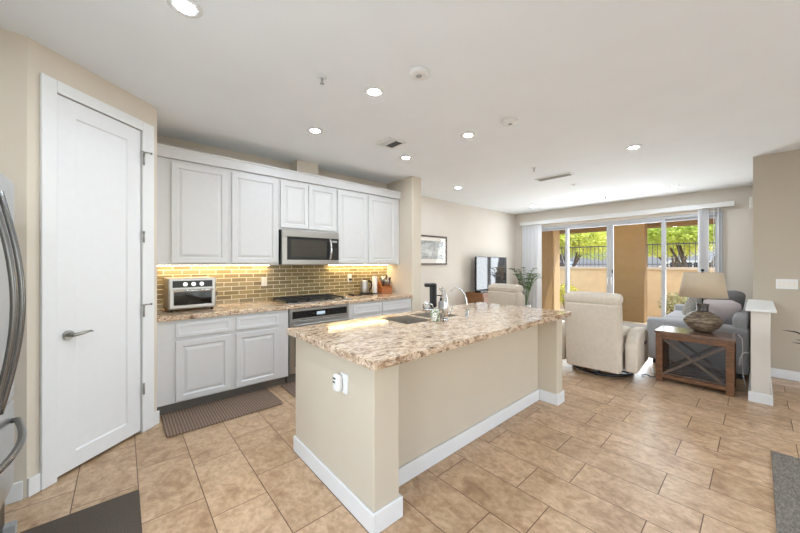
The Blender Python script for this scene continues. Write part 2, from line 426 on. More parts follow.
    def build(s, name, m, parent=None, local=False, bevel=0, seg=2, smooth=False, subsurf=0):
        me = bpy.data.meshes.new(name)
        if parent is not None and not local:
            r = parent; off = Vector(r.location)
            while r.parent: r = r.parent; off += Vector(r.location)
            for v in s.bm.verts: v.co -= off
        bmesh.ops.recalc_face_normals(s.bm, faces=s.bm.faces[:])
        if smooth:
            for f in s.bm.faces: f.smooth = True
        s.bm.to_mesh(me); s.bm.free()
        me.materials.append(m)
        o = bpy.data.objects.new(name, me); COL.objects.link(o)
        if parent is not None: o.parent = parent
        if bevel:
            md = o.modifiers.new('bevel', 'BEVEL'); md.width = bevel; md.segments = seg; md.limit_method = 'ANGLE'; md.angle_limit = math.radians(40)
            md.harden_normals = False
        if subsurf:
            md = o.modifiers.new('sub', 'SUBSURF'); md.levels = subsurf; md.render_levels = subsurf
        return o
def tag(o, label, cat, group=None, kind=None):
    o['label'] = label; o['category'] = cat
    if group: o['group'] = group
    if kind: o['kind'] = kind
    return o
def thing(name, label, cat, loc=(0, 0, 0), rz=0.0, group=None):
    o = bpy.data.objects.new(name, None); o.empty_display_size = .05; COL.objects.link(o)
    o.location = loc; o.rotation_euler = (0, 0, rz)
    return tag(o, label, cat, group)
def struct(o):
    o['kind'] = 'structure'; return o
def sempty(name, loc=(0, 0, 0), rz=0):
    o = bpy.data.objects.new(name, None); COL.objects.link(o); o.location = loc; o.rotation_euler = (0, 0, rz); return struct(o)
def kids(o): return [c for c in bpy.data.objects if c.parent == o]
def dup(root, loc, rz=None, label=None, group=None):
    r = root.copy(); COL.objects.link(r); r.location = loc
    if rz is not None: r.rotation_euler = (0, 0, rz)
    if label: r['label'] = label
    if group: r['group'] = group
    for ch in kids(root):
        c = ch.copy(); COL.objects.link(c); c.parent = r
        for g in kids(ch):
            d = g.copy(); COL.objects.link(d); d.parent = c
    return r

CEIL = 2.74
# ------------------------------------------------------------------ room shell
struct(MB().box(-1.3, 8.3, -3.35, 4.6, -.1, 0).build('floor', M['floor']))
struct(MB().box(-1.4, 8.32, -3.4, 4.62, CEIL, CEIL + .12).build('ceiling', M['ceiling']))
# living room wall (north), kitchen back wall, stub wall
struct(MB().box(-1.3, 8.3, 4.43, 4.58, 0, CEIL).build('wall_north', M['wall_pale']))
struct(MB().box(.1, 3.36, 4.16, 4.42, 0, CEIL).build('wall_kitchen', M['wall']))
def rounded_rect(x0, x1, y0, y1, r, corners):
    pts = []
    for (cx, cy, sx, sy, a0) in ((x0, y0, 1, 1, PI), (x1, y0, -1, 1, 1.5 * PI), (x1, y1, -1, -1, 0), (x0, y1, 1, -1, .5 * PI)):
        if (cx, cy) in corners:
            for i in range(7):
                a = a0 + i / 6 * PI / 2
                pts.append((cx + sx * r + r * math.cos(a), cy + sy * r + r * math.sin(a)))
        else: pts.append((cx, cy))
    return pts
struct(MB().prism(rounded_rect(3.36, 3.56, 3.525, 4.43, .022, {(3.36, 3.525), (3.56, 3.525)}), 0, CEIL).build('wall_stub', M['wall'], smooth=False, bevel=0))
# pantry: diagonal wall with the door, side wall, wall behind the fridge
A = Vector((-.426, 2.871, 0)); B = Vector((.226, 3.452, 0)); DANG = math.atan2(B.y - A.y, B.x - A.x); DL = (B - A).length
dr = sempty('wall_pantry', A, DANG)
mb = MB(); mb.box(0, .136, 0, .11, 0, CEIL); mb.box(.728, DL, 0, .11, 0, CEIL); mb.box(.136, .728, 0, .11, 2.486, CEIL)
mb.build('wall_face', M['wall'], dr, local=True)
struct(MB().box(.11, .226, 3.452, 4.158, 0, CEIL).build('wall_pantry_side', M['wall']))
struct(MB().box(-1.3, -.426, 2.871, 2.98, 0, CEIL).build('wall_fridge', M['wall']))
# right wall block, sliding door wall
struct(MB().box(5.99, 8.15, -3.2, .045, 0, CEIL).build('wall_right', M['wall_taupe']))
mb = MB(); mb.box(8.15, 8.3, 4.03, 4.43, 0, CEIL); mb.box(8.15, 8.3, -3.2, .42, 0, CEIL); mb.box(8.15, 8.3, .42, 4.03, 2.34, CEIL)
struct(mb.build('wall_patio', M['wall_pale']))
# walls behind the camera, with windows added for the fill lamps
mb = MB(); mb.box(-1.3, .1, -3.35, -3.2, 0, CEIL); mb.box(4.3, 5.99, -3.35, -3.2, 0, CEIL); mb.box(.1, 4.3, -3.35, -3.2, 2.42, CEIL); mb.box(.1, 4.3, -3.35, -3.2, 0, .3)
struct(mb.build('wall_south', M['wall']))
mb = MB(); mb.box(-1.45, -1.3, -3.35, -.4, 0, CEIL); mb.box(-1.45, -1.3, 1.5, 4.58, 0, CEIL); mb.box(-1.45, -1.3, -.4, 1.5, 2.36, CEIL); mb.box(-1.45, -1.3, -.4, 1.5, 0, .45)
struct(mb.build('wall_west', M['wall']))
def window(name, a, b):
    r = sempty(name, (a[0], a[1], a[2]))
    f = MB(); t = .05
    if a[1] == b[1]:
        f.box(a[0], b[0], a[1] - .04, a[1] + .04, a[2], a[2] + t); f.box(a[0], b[0], a[1] - .04, a[1] + .04, b[2] - t, b[2])
        for x in (a[0], (a[0] + b[0]) / 2 - t / 2, b[0] - t): f.box(x, x + t, a[1] - .04, a[1] + .04, a[2] + t, b[2] - t)
        f.build('window_frame', M['trim'], r); MB().box(a[0] + t, b[0] - t, a[1] - .004, a[1] + .004, a[2] + t, b[2] - t).build('pane', M['glass'], r)
    else:
        f.box(a[0] - .04, a[0] + .04, a[1], b[1], a[2], a[2] + t); f.box(a[0] - .04, a[0] + .04, a[1], b[1], b[2] - t, b[2])
        for y in (a[1], (a[1] + b[1]) / 2 - t / 2, b[1] - t): f.box(a[0] - .04, a[0] + .04, y, y + t, a[2] + t, b[2] - t)
        f.build('window_frame', M['trim'], r); MB().box(a[0] - .004, a[0] + .004, a[1] + t, b[1] - t, a[2] + t, b[2] - t).build('pane', M['glass'], r)
window('fill_window_1', (.1, -3.27, .3), (4.3, -3.27, 2.42))  # unseen window, added as an opening for the south fill lamp
window('fill_window_2', (-1.37, -.4, .45), (-1.37, 1.5, 2.36))  # unseen window, added so the west fill lamp reaches the kitchen

# half wall with cap beside the end table
struct(MB().prism(rounded_rect(4.775, 5.988, -.08, .052, .012, {(4.775, -.08), (4.775, .052)}), 0, .91).build('wall_half', M['wall_pale']))
struct(MB().box(4.735, 5.988, -.118, .088, .911, .938).build('trim_1', M['trim'], bevel=.006))
# vent chase above the cabinets
struct(MB().box(1.70, 2.0, 3.95, 4.158, 2.545, CEIL - .001).build('wall_vent_chase', M['wall']))
# baseboards
BBH = .112
def bboard(name, boxes):
    mb = MB()
    for b_ in boxes: mb.box(*b_[:4], .001, b_[4] if len(b_) > 4 else BBH)
    return struct(mb.build(name, M['trim'], bevel=.004))
bboard('baseboard_half_wall', [(4.757, 4.773, -.096, .068, .10), (4.775, 5.97, -.096, -.082, .10), (4.775, 5.97, .054, .068, .10)])
bboard('baseboard_right', [(5.974, 5.989, -3.18, -.098)])
bboard('baseboard_fridge', [(-1.28, -.44, 2.856, 2.870)])
bboard('baseboard_north', [(3.58, 8.13, 4.414, 4.429)])
bboard('baseboard_stub', [(3.345, 3.577, 3.508, 3.524), (3.562, 3.577, 3.526, 4.41)])
bb = sempty('baseboard_pantry', A, DANG)
mb = MB(); mb.box(.0, .057, -.015, -.001, .001, BBH); mb.box(.829, DL + .012, -.015, -.001, .001, BBH); mb.build('board', M['trim'], bb, local=True, bevel=.004)

# pantry door and casing (local x along the wall, room side -y)
tr = sempty('trim_2', A, DANG)
mb = MB(); mb.box(.058, .139, -.02, -.001, .001, 2.56); mb.box(.724, .828, -.02, -.001, .001, 2.56); mb.box(.139, .724, -.02, -.001, 2.482, 2.56)
mb.build('casing', M['trim'], tr, local=True, bevel=.004)
pd = sempty('door_1', A, DANG)
mb = MB(); mb.panel(.142, .721, .02, 2.478, -.004, .036, [(.112, 0), (.12, .009)])
mb.build('panel', M['door'], pd, local=True)
h = MB(); h.cyl((.205, -.0045, .92), (.205, -.016, .92), .031, 24); h.cyl((.205, -.016, .92), (.205, -.05, .92), .011)
h.build('rosette', M['nickel'], pd, local=True)
h = MB(); h.tube([(.20, -.05, .92), (.24, -.055, .924), (.275, -.055, .927), (.305, -.053, .929), (.322, -.05, .924)], [.012, .011, .009, .008, .005], 10)
h.build('door_handle', M['nickel'], pd, local=True)
MB().box(.1365, .1415, -.012, .01, .895, .965).build('latch_plate', M['steel_dark'], pd, local=True)
for z in (2.247, 1.611, 1.0, .363):
    hh = MB(); hh.cyl((.726, -.026, z - .045), (.726, -.026, z + .045), .007, 10); hh.box(.720, .736, -.026, -.0205, z - .045, z + .045)
    hh.build('hinge', M['nickel'], pd, local=True)
for z in (2.30, 1.05):
    hh = MB(); hh.tube([(.726, -.026, z), (.729, -.045, z + .005), (.746, -.055, z + .005), (.759, -.056, z + .005)], .005, 8); hh.cyl((.759, -.056, z + .005), (.768, -.057, z + .005), .009, 10)
    hh.tube([(.726, -.026, z), (.715, -.04, z + .004), (.695, -.04, z + .004)], .005, 8)
    hh.build('door_stop', M['nickel'], pd, local=True)

# ------------------------------------------------------------------ kitchen run
FY, KY = 3.55, 3.625                  # cabinet face, toe kick
DPROF = [(.050, 0), (.060, .011), (.068, .011), (.090, .003)]
WPROF = [(.030, 0), (.034, .004)]
def base_cabinet(x0, x1, doors, label):
    r = thing('base_cabinet', label, 'cabinet', (x0, FY, 0), 0, 'grey-white base cabinets')
    mb = MB(); mb.box(x0, x1, FY, 4.15, .105, .868); mb.build('body', M['cab'], r, bevel=.002)
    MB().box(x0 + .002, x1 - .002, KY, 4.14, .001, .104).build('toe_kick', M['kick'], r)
    for (a, b_) in doors:
        MB().panel(a, b_, .118, .672, FY - .02, .019, DPROF).build('door', M['cab'], r)
        MB().panel(a, b_, .708, .838, FY - .02, .019, WPROF).build('drawer', M['cab'], r)
    return r
base_cabinet(.228, 1.425, ((.368, .824), (.876, 1.308)), 'grey-white base cabinet between pantry wall and oven, two doors under drawers')
base_cabinet(2.222, 3.355, ((2.292, 2.748), (2.782, 3.325)), 'grey-white base cabinet right of the oven, mostly hidden behind the island')
# counter
tag(MB().box(.229, 3.357, 3.52, 4.156, .8695, .915).build('countertop', M['granite'], bevel=.006, seg=3), 'speckled brown granite countertop along the kitchen back wall under the cabinets', 'countertop')
struct(MB().box(.229, 3.357, 4.150, 4.1585, .916, 1.374).build('wall_backsplash', M['splash']))
# upper cabinets
def upper(x0, x1, z0, doors, label, yb=4.156):
    r = thing('upper_cabinet', label, 'cabinet', (x0, 3.83, z0), 0, 'grey-white wall cabinets')
    MB().box(x0, x1, 3.83, yb, z0, 2.425).build('body', M['cab'], r, bevel=.002)
    for (a, b_) in doors: MB().panel(a, b_, z0 + .022, 2.395, 3.81, .019, DPROF).build('door', M['cab'], r)
    return r
upper(.228, 1.419, 1.375, ((.361, .857), (.902, 1.398)), 'grey-white two-door wall cabinet above the toaster oven, left end of row')
upper(1.421, 2.209, 1.808, ((1.434, 1.790), (1.797, 2.188)), 'short grey-white wall cabinet with two small doors directly above the microwave')
upper(2.211, 3.352, 1.375, ((2.222, 2.702), (2.738, 3.265)), 'grey-white two-door wall cabinet right of the microwave, above the kettle')
cm = MB(); prof = [(3.80, 2.4265), (3.80, 2.52), (3.79, 2.528), (3.79, 2.541), (4.156, 2.541), (4.156, 2.4265)]
cm.prism_x(prof, .228, 3.356)
tag(cm.build('crown_moulding', M['cab']), 'long flat grey-white crown moulding running along the top of the wall cabinets', 'moulding')
for (x0, x1, lb) in ((.26, 1.40, 'slim warm under-cabinet light strip above the toaster oven'), (2.23, 3.33, 'slim warm under-cabinet light strip above the kettle and knife block')):
    r = thing('under_cabinet_light', lb, 'light', (x0, 4.08, 1.36), 0, 'under-cabinet lights')
    MB().box(x0, x1, 4.07, 4.12, 1.371, 1.3748).build('housing', M['white'], r)
    MB().box(x0 + .01, x1 - .01, 4.074, 4.116, 1.3675, 1.3708).build('diffuser', M['under'], r)

# microwave
r = thing('microwave', 'stainless steel over-the-range microwave under the short cabinet, above the cooktop', 'microwave', (1.43, 3.76, 1.376))
MX0, MX1, MZ0, MZ1 = 1.432, 2.205, 1.377, 1.806
MB().box(MX0, MX1, 3.785, 4.148, MZ0, MZ1 - .002).build('body', M['steel_dark'], r, bevel=.003)
mb = MB(); yf = 3.758
mb.box(MX0 + .002, MX1 - .002, yf, 3.784, MZ1 - .085, MZ1 - .003); mb.box(MX0 + .002, MX1 - .002, yf, 3.784, MZ0 + .001, MZ0 + .062)
mb.box(MX0 + .002, MX0 + .062, yf, 3.784, MZ0 + .062, MZ1 - .085)
mb.build('front_frame', M['steel'], r, bevel=.003)
dd = MB().panel(MX0 + .064, MX1 - .125, MZ0 + .064, MZ1 - .087, yf + .003, .022, [(.016, 0), (.02, .003)]).build('door', M['black'], r)
MB().box(MX0 + .115, MX1 - .185, yf + .004, yf + .0055, MZ0 + .1, MZ1 - .12).build('window', M['mw_glass'], dd)
hz = [MZ0 + .07 + (MZ1 - MZ0 - .165) * i / 10 for i in range(11)]
MB().tube([(MX1 - .138, yf - .012 - .03 * math.sin(PI * i / 10), z) for i, z in enumerate(hz)], .013, 10).build('handle', M['chrome'], dd)
cp = MB().box(MX1 - .123, MX1 - .003, yf, 3.784, MZ0 + .063, MZ1 - .086).build('control_panel', M['black'], r)
MB().box(MX1 - .105, MX1 - .03, yf - .0015, yf - .0003, MZ1 - .135, MZ1 - .11).build('display', M['mid_grey'], cp)
for i in range(5):
    for j in range(3):
        MB().box(MX1 - .102 + j * .027, MX1 - .084 + j * .027, yf - .0015, yf - .0003, MZ0 + .082 + i * .03, MZ0 + .096 + i * .03).build('button', M['steel_dark'], cp)

# oven under the cooktop
r = thing('wall_oven', 'stainless steel built-in oven with black control panel, under the cooktop', 'oven', (1.43, 3.53, .12))
OX0, OX1 = 1.432, 2.215
MB().box(OX0 + .004, OX1 - .004, 3.562, 4.14, .112, .866).build('body', M['steel_dark'], r)
mb = MB(); yo = 3.527
mb.box(OX0, OX0 + .03, yo, 3.56, .735, .864); mb.box(OX1 - .03, OX1, yo, 3.56, .735, .864); mb.box(OX0 + .03, OX1 - .03, yo, 3.56, .835, .864); mb.box(OX0 + .03, OX1 - .03, yo, 3.56, .735, .752)
mb.build('front_frame', M['steel'], r, bevel=.002)
cp = MB().box(OX0 + .031, OX1 - .031, yo + .002, 3.558, .753, .834).build('control_panel', M['black_gloss'], r)
MB().box(1.765, 1.875, yo, yo + .0015, .775, .812).build('display', M['display'], cp)
for k in range(2): MB().cyl((1.72 + k * .2, yo + .0015, .793), (1.72 + k * .2, yo - .004, .793), .009, 12).build('button', M['steel_dark'], cp)
od = MB().panel(OX0, OX1, .125, .725, yo, .033, [(.045, 0), (.05, .002)]).build('door', M['steel'], r)
MB().box(OX0 + .06, OX1 - .06, yo - .0008, yo + .0018, .2, .6).build('window', M['black_gloss'], od)
hb = MB(); hb.cyl((OX0 + .02, yo - .05, .685), (OX1 - .02, yo - .05, .685), .013)
for x in (OX0 + .06, OX1 - .06): hb.cyl((x, yo - .05, .685), (x, yo - .0005, .685), .008)
hb.build('handle', M['steel'], od)
MB().box(OX0, OX1, 3.60, 4.0, .002, .108).build('toe_kick', M['kick'], r)

# cooktop
r = thing('cooktop', 'stainless gas cooktop with black iron grates set in the back countertop', 'cooktop', (1.86, 3.85, .916))
CX0, CX1, CY0, CY1 = 1.42, 2.30, 3.60, 4.10
MB().box(CX0, CX1, CY0, CY1, .916, .926).build('tray', M['steel'], r, bevel=.004)
for bx, by in ((1.56, 3.98), (1.56, 3.74), (1.82, 3.86), (2.08, 3.98), (2.08, 3.76)):
    bo = MB().lathe([(.055, .0), (.055, .012), (.04, .014), (.04, .022), (0.001, .024)], (bx, by, .9265), 20).build('burner', M['iron'], r)
for gx0, gx1 in ((CX0 + .02, 1.69), (1.70, 1.94), (1.95, 2.2)):
    g = MB(); z0, z1 = .948, .962
    for y in (CY0 + .03, CY1 - .045): g.box(gx0, gx1, y, y + .015, z0, z1)
    for x in (gx0, gx1 - .015): g.box(x, x + .015, CY0 + .045, CY1 - .045, z0, z1)
    xm = (gx0 + gx1) / 2
    g.box(gx0 + .015, gx1 - .015, 3.845, 3.86, z0, z1)
    for yy in (3.73, 3.97): g.box(gx0 + .015, gx1 - .015, yy, yy + .011, z0, z1)
    g.box(xm - .006, xm + .006, CY0 + .045, 3.845, z0, z1); g.box(xm - .006, xm + .006, 3.86, CY1 - .045, z0, z1)
    for x in (gx0, gx1 - .015):
        for y in (CY0 + .03, CY1 - .045): g.box(x, x + .015, y, y + .015, .9262, z0)
    g.build('grate', M['iron'], r)
for i in range(5):
    k = MB().lathe([(.02, 0), (.02, .006), (.016, .008), (.016, .024), (.001, .026)], (2.25, 3.66 + i * .085, .9262), 16).build('knob', M['chrome'], r)

# toaster oven
r = thing('toaster_oven', 'silver toaster oven with three dials at the left end of the back countertop', 'toaster oven', (.53, 3.93, .916), .03)
w2, dp = .205, .17
MB().box(-w2, w2, -dp, dp, .022, .33).build('body', M['steel'], r, local=True, bevel=.012, seg=3)
cpn = MB().box(-w2 + .035, w2 - .035, -dp - .006, -dp - .001, .238, .305).build('control_panel', M['black'], r, local=True)
for x in (-.07, 0, .07):
    k = MB(); k.cyl((x, -dp - .0065, .271), (x, -dp - .03, .271), .022, 20, .019); k.build('knob', M['chrome'], cpn, local=True)
dr_ = MB().panel(-w2 + .012, w2 - .012, .035, .222, -dp - .014, .012, [(.026, 0), (.03, .003)]).build('door', M['steel'], r, local=True)
MB().box(-w2 + .044, w2 - .044, -dp - .013, -dp - .0112, .066, .192).build('window', M['black_gloss'], dr_, local=True)
hb = MB(); hb.cyl((-w2 + .04, -dp - .045, .208), (w2 - .04, -dp - .045, .208), .008, 12)
for x in (-w2 + .06, w2 - .06): hb.cyl((x, -dp - .045, .208), (x, -dp - .0145, .208), .006, 8)
hb.build('handle', M['chrome'], dr_, local=True)
for x in (-w2 + .03, w2 - .03):
    for y in (-dp + .03, dp - .03): MB().cyl((x, y, 0.0005), (x, y, .0218), .015, 12).build('foot', M['black'], r, local=True)
MB().tube([(w2 + .001, .10, .12), (w2 + .05, .11, .10), (w2 + .07, .1, .13), (w2 + .085, .14, .15), (w2 + .07, .21, .16)], .004, 8).build('power_cord', M['black'], r, local=True)

# outlets on the backsplash
def outlet(name, x, z, label, w_=.07, h_=.115):
    r = thing(name, label, 'outlet', (x, 4.1495, z), 0)
    MB().box(x - w_ / 2, x + w_ / 2, 4.145, 4.1498, z - h_ / 2, z + h_ / 2).build('plate', M['white'], r, bevel=.002)
    for dz in (-.026, .026): MB().box(x - .018, x + .018, 4.1435, 4.1449, z + dz - .015, z + dz + .015).build('socket', M['mat_board'], r)
    return r
outlet('wall_outlet', 1.353, 1.165, 'white outlet plate on the gold tile backsplash left of the cooktop')
o2 = outlet('wall_outlet', 2.62, 1.175, 'white outlet plate with black plug on gold backsplash behind kettle')
MB().box(2.605, 2.64, 4.115, 4.143, 1.13, 1.165).build('plug', M['black'], o2, bevel=.004)

# kettle on its tray base
r = thing('serving_tray', 'flat black tray under the kettle at the right end of back countertop', 'tray', (2.74, 3.99, .916))
t_ = MB(); t_.box(2.56, 2.90, 3.93, 4.09, .9165, .926); t_.build('tray', M['black'], r, bevel=.003)
for x in (2.555, 2.901): MB().box(x, x + .008, 3.93, 4.09, .9165, .938).build('rim', M['black'], r)
r = thing('kettle', 'brushed steel electric kettle with black handle on the black tray', 'kettle', (2.80, 4.01, .927), -.5)
MB().lathe([(.072, 0), (.074, .004), (.074, .018), (.06, .02)], (0, 0, .0002), 28).build('power_base', M['black'], r, local=True)
MB().lathe([(.066, .022), (.07, .03), (.064, .11), (.054, .185), (.05, .2), (.03, .208), (.001, .212)], (0, 0, 0), 32).build('body', M['steel'], r, local=True)
MB().lathe([(.014, .212), (.016, .222), (.01, .23), (.001, .232)], (0, 0, 0), 16).build('lid_knob', M['black'], r, local=True)
MB().tube([(.048, 0, .195), (.085, 0, .2), (.108, 0, .17), (.11, 0, .12), (.098, 0, .07), (.068, 0, .05)], [.009, .012, .012, .012, .011, .009], 10).build('handle', M['black'], r, local=True)
MB().loops([[(-.045, -.018, .175), (-.045, .018, .175), (-.05, 0, .15)], [(-.075, -.008, .195), (-.075, .008, .195), (-.075, 0, .188)]], smooth=False).build('spout', M['steel'], r, local=True)
# paper towel roll
r = thing('paper_towel_holder', 'upright white paper towel roll standing between kettle and knife block', 'paper towel holder', (3.01, 4.03, .916))
MB().lathe([(.055, 0.0005), (.055, .01), (.02, .012)], (3.01, 4.03, .916), 28).build('base', M['black'], r)
MB().cyl((3.01, 4.03, .9275), (3.01, 4.03, 1.215), .006, 12).build('pole', M['steel'], r)
MB().lathe([(.009, .013), (.04, .013), (.042, .02), (.042, .265), (.04, .272), (.009, .272)], (3.01, 4.03, .916), 28).build('paper_roll', M['white'], r)
MB().sphere((3.01, 4.03, 1.225), .012, 12, 8).build('finial', M['steel'], r)
# knife block
r = thing('knife_block', 'reddish wooden knife block full of steel-handled knives beside the stub wall', 'knife block', (3.185, 3.99, .916), -.25)
MB().prism_x([(-.085, .001), (.085, .001), (.085, .18), (.035, .195), (-.085, .09)], -.09, .09).build('block', M['knife'], r, local=True, bevel=.004)
random.seed(3)
for i in range(3):
    for j in range(4):
        x = -.06 + j * .04; y = -.055 + i * .035; zb = .09 + (y + .085) / .12 * .105
        L = .085 + .03 * random.random()
        hd = Vector((.02 * (j - 1), -.42, .9)).normalized(); p0 = Vector((x, y, zb + .003)); 
        MB().tube([p0, p0 + hd * L * .5, p0 + hd * L], [.010, .011, .013], 8, ).build('knife_handle', M['steel'] if (i + j) % 4 else M['black'], r, local=True)

# ------------------------------------------------------------------ island
IX0, IX1, IY0, IY1 = .97, 3.33, 1.305, 2.285
r = thing('kitchen_island', 'beige painted kitchen island with white baseboard and end columns, standing mid-room', 'island', (2.15, 1.8, 0))
ib = MB()
ib.box(IX0, 1.143, IY0, IY1, .001, .864); ib.box(3.20, IX1, IY0, IY1, .001, .864)
ib.box(1.143, 3.20, 1.492, 1.56, .001, .864)
ib.build('body', M['island'], r, bevel=.006)
fb = MB(); fb.box(1.145, 3.198, 2.24, 2.27, .105, .864); fb.box(1.145, 3.198, 1.562, 2.239, .1, .118); fb.build('cabinet_back', M['cab'], r)
for i in range(4):
    # kitchen-side doors (facing +Y)
    x0 = 1.30 + i * .475
    m_ = MB(); m_.panel(-(x0 + .45), -x0, .13, .84, -2.29, .019, DPROF)
    for v in m_.bm.verts: v.co = Vector((-v.co.x, -v.co.y, v.co.z))
    m_.build('door', M['cab'], r)
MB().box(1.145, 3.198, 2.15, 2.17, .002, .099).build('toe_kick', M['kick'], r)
t = .016
bbm = MB()
bbm.box(IX0 - t, IX0 - .001, IY0 - t, IY1, .0015, BBH); bbm.box(IX0 - .001, 1.143 + t, IY0 - t, IY0 - .001, .0015, BBH)
bbm.box(1.144, 1.143 + t, IY0 - .001, 1.491 - t, .0015, BBH); bbm.box(1.144, 3.199, 1.491 - t, 1.491, .0015, BBH)
bbm.box(3.20 - t, 3.199, IY0 - .001, 1.491 - t, .0015, BBH); bbm.box(3.20 - t, IX1 + .001, IY0 - t, IY0 - .001, .0015, BBH)
bbm.box(IX1 + .001, IX1 + t, IY0 - t, IY1, .0015, BBH)
bbm.build('baseboard', M['trim'], r, bevel=.004)
# countertop with sink cut-outs
SB = [(1.70, 2.01, 1.84, 2.19), (2.04, 2.37, 1.84, 2.19)]
def slab(x0, x1, y0, y1, z0, z1, holes):
    xs = sorted({x0, x1, *[v for h_ in holes for v in h_[:2]]}); ys = sorted({y0, y1, *[v for h_ in holes for v in h_[2:]]})
    bm = bmesh.new(); V = {}
    def v(i, j, z):
        k = (i, j, z)
        if k not in V: V[k] = bm.verts.new((xs[i], ys[j], z))
        return V[k]
    solid = set()
    for i in range(len(xs) - 1):
        for j in range(len(ys) - 1):
            cx, cy = (xs[i] + xs[i + 1]) / 2, (ys[j] + ys[j + 1]) / 2
            if not any(h_[0] < cx < h_[1] and h_[2] < cy < h_[3] for h_ in holes): solid.add((i, j))
    for (i, j) in solid:
        bm.faces.new((v(i, j, z1), v(i + 1, j, z1), v(i + 1, j + 1, z1), v(i, j + 1, z1)))
        bm.faces.new((v(i, j + 1, z0), v(i + 1, j + 1, z0), v(i + 1, j, z0), v(i, j, z0)))
        for di, dj, a, b_ in ((-1, 0, (i, j), (i, j + 1)), (1, 0, (i + 1, j + 1), (i + 1, j)), (0, -1, (i + 1, j), (i, j)), (0, 1, (i, j + 1), (i + 1, j + 1))):
            if (i + di, j + dj) not in solid:
                bm.faces.new((v(*a, z0), v(*a, z1), v(*b_, z1), v(*b_, z0)))
    mb = MB(); mb.bm.free(); mb.bm = bm; return mb
tag(slab(.918, 3.365, 1.235, 2.315, .8655, .91, SB).build('island_countertop', M['granite'], bevel=.005, seg=3), 'polished brown and cream granite slab on top of the island', 'countertop')
sk = thing('kitchen_sink', 'double-bowl stainless steel sink set into the island countertop', 'sink', (2.03, 2.0, .70))
for (x0, x1, y0, y1) in SB:
    s_ = MB(); x0 += .0015; x1 -= .0015; y0 += .0015; y1 -= .0015
    ls = []
    for ins, z in ((0, .902), (.004, .78), (.02, .74), (.05, .73)):
        ls.append([(x0 + ins, y0 + ins, z), (x1 - ins, y0 + ins, z), (x1 - ins, y1 - ins, z), (x0 + ins, y1 - ins, z)])
    s_.loops(ls, cap0=False); bo = s_.build('bowl', M['sink'], sk)
    md = bo.modifiers.new('sol', 'SOLIDIFY'); md.thickness = .0012; md.offset = -1
    MB().lathe([(.04, 0), (.04, .003), (.03, .004), (.001, .002)], ((x0 + x1) / 2, (y0 + y1) / 2, .7305), 20).build('drain', M['chrome'], bo)

# faucets
r = thing('kitchen_faucet', 'thick chrome arched kitchen faucet standing behind the sink, beside the canister', 'faucet', (2.045, 1.745, .9105))
MB().lathe([(.03, 0), (.03, .012), (.024, .016)], (2.045, 1.745, .9105), 24).build('base', M['chrome'], r)
f_ = [(2.045, 1.745, .926), (2.045, 1.745, 1.03), (2.05, 1.753, 1.09), (2.062, 1.772, 1.135), (2.08, 1.80, 1.163), (2.10, 1.83, 1.172), (2.118, 1.857, 1.163)]
MB().tube(f_, [.024, .024, .022, .02, .017, .015, .015], 14).build('spout', M['chrome'], r)
MB().tube([(2.065, 1.745, .955), (2.10, 1.745, .975), (2.14, 1.745, 1.01)], [.011, .009, .007], 10).build('lever', M['chrome'], r)
r = thing('filter_tap', 'thin chrome gooseneck drinking-water tap to the right of the thick faucet', 'faucet', (2.33, 1.735, .9105))
MB().lathe([(.02, 0), (.02, .01), (.013, .014), (.013, .06), (.01, .065)], (2.33, 1.735, .9105), 20).build('base', M['chrome'], r)
pts = [(2.33, 1.735, .974), (2.33, 1.735, 1.02)] + [(2.33 - .035 * (1 - math.cos(a)) * 1.0, 1.735 + .085 * (1 - math.cos(a)), 1.02 + .15 * math.sin(a)) for a in [PI * i / 14 * .72 for i in range(1, 15)]]
MB().tube(pts, .006, 10).build('spout', M['chrome'], r)
MB().tube([(2.343, 1.735, .955), (2.375, 1.735, .97)], [.006, .004], 8).build('lever', M['chrome'], r)
# canister, soap bottle, drinks maker
r = thing('canister', 'white canister with green leaf print on the island, left of the faucet', 'canister', (1.965, 1.785, .9105))
MB().lathe([(.036, .0005), (.038, .004), (.038, .095), (.036, .098)], (1.965, 1.785, .9105), 28).build('body', M['canister'], r)
r = thing('soap_bottle', 'small grey soap bottle with black pump top behind the canister on the island', 'soap bottle', (2.515, 2.205, .9105))
MB().lathe([(.028, .0005), (.03, .004), (.03, .07), (.02, .085), (.012, .09)], (2.515, 2.205, .9105), 20).build('body', M['mid_grey'], r)
p_ = MB(); p_.cyl((2.515, 2.205, 1.001), (2.515, 2.205, 1.03), .012, 12); p_.cyl((2.515, 2.205, 1.03), (2.515, 2.205, 1.05), .005, 8); p_.box(2.50, 2.53, 2.197, 2.25, 1.05, 1.06); p_.build('pump', M['black'], r)
r = thing('drinks_maker', 'black upright drinks maker with chrome base at the far edge of island', 'drinks maker', (2.405, 2.215, .9105), -.72)
d_ = MB().soft((0, 0, .155), (.07, .09, .25), .02, n=4).build('body', M['black'], r, local=True)
MB().soft((-.035, -.035, .262), (.12, .10, .035), .014, n=4).build('head', M['black'], r, local=True)
MB().lathe([(.056, .001), (.06, .004), (.06, .022), (.05, .028), (.001, .028)], (-.05, -.01, 0), 28).build('base', M['chrome'], r, local=True)
MB().tube([(-.10, -.02, .03), (-.105, -.05, .06), (-.07, -.065, .078), (-.02, -.065, .07), (-.005, -.05, .035)], .009, 8).build('drip_arm', M['chrome'], r, local=True)
MB().cyl((-.07, -.015, .03), (-.07, -.015, .09), .022, 16).build('cup', M['white'], r, local=True)

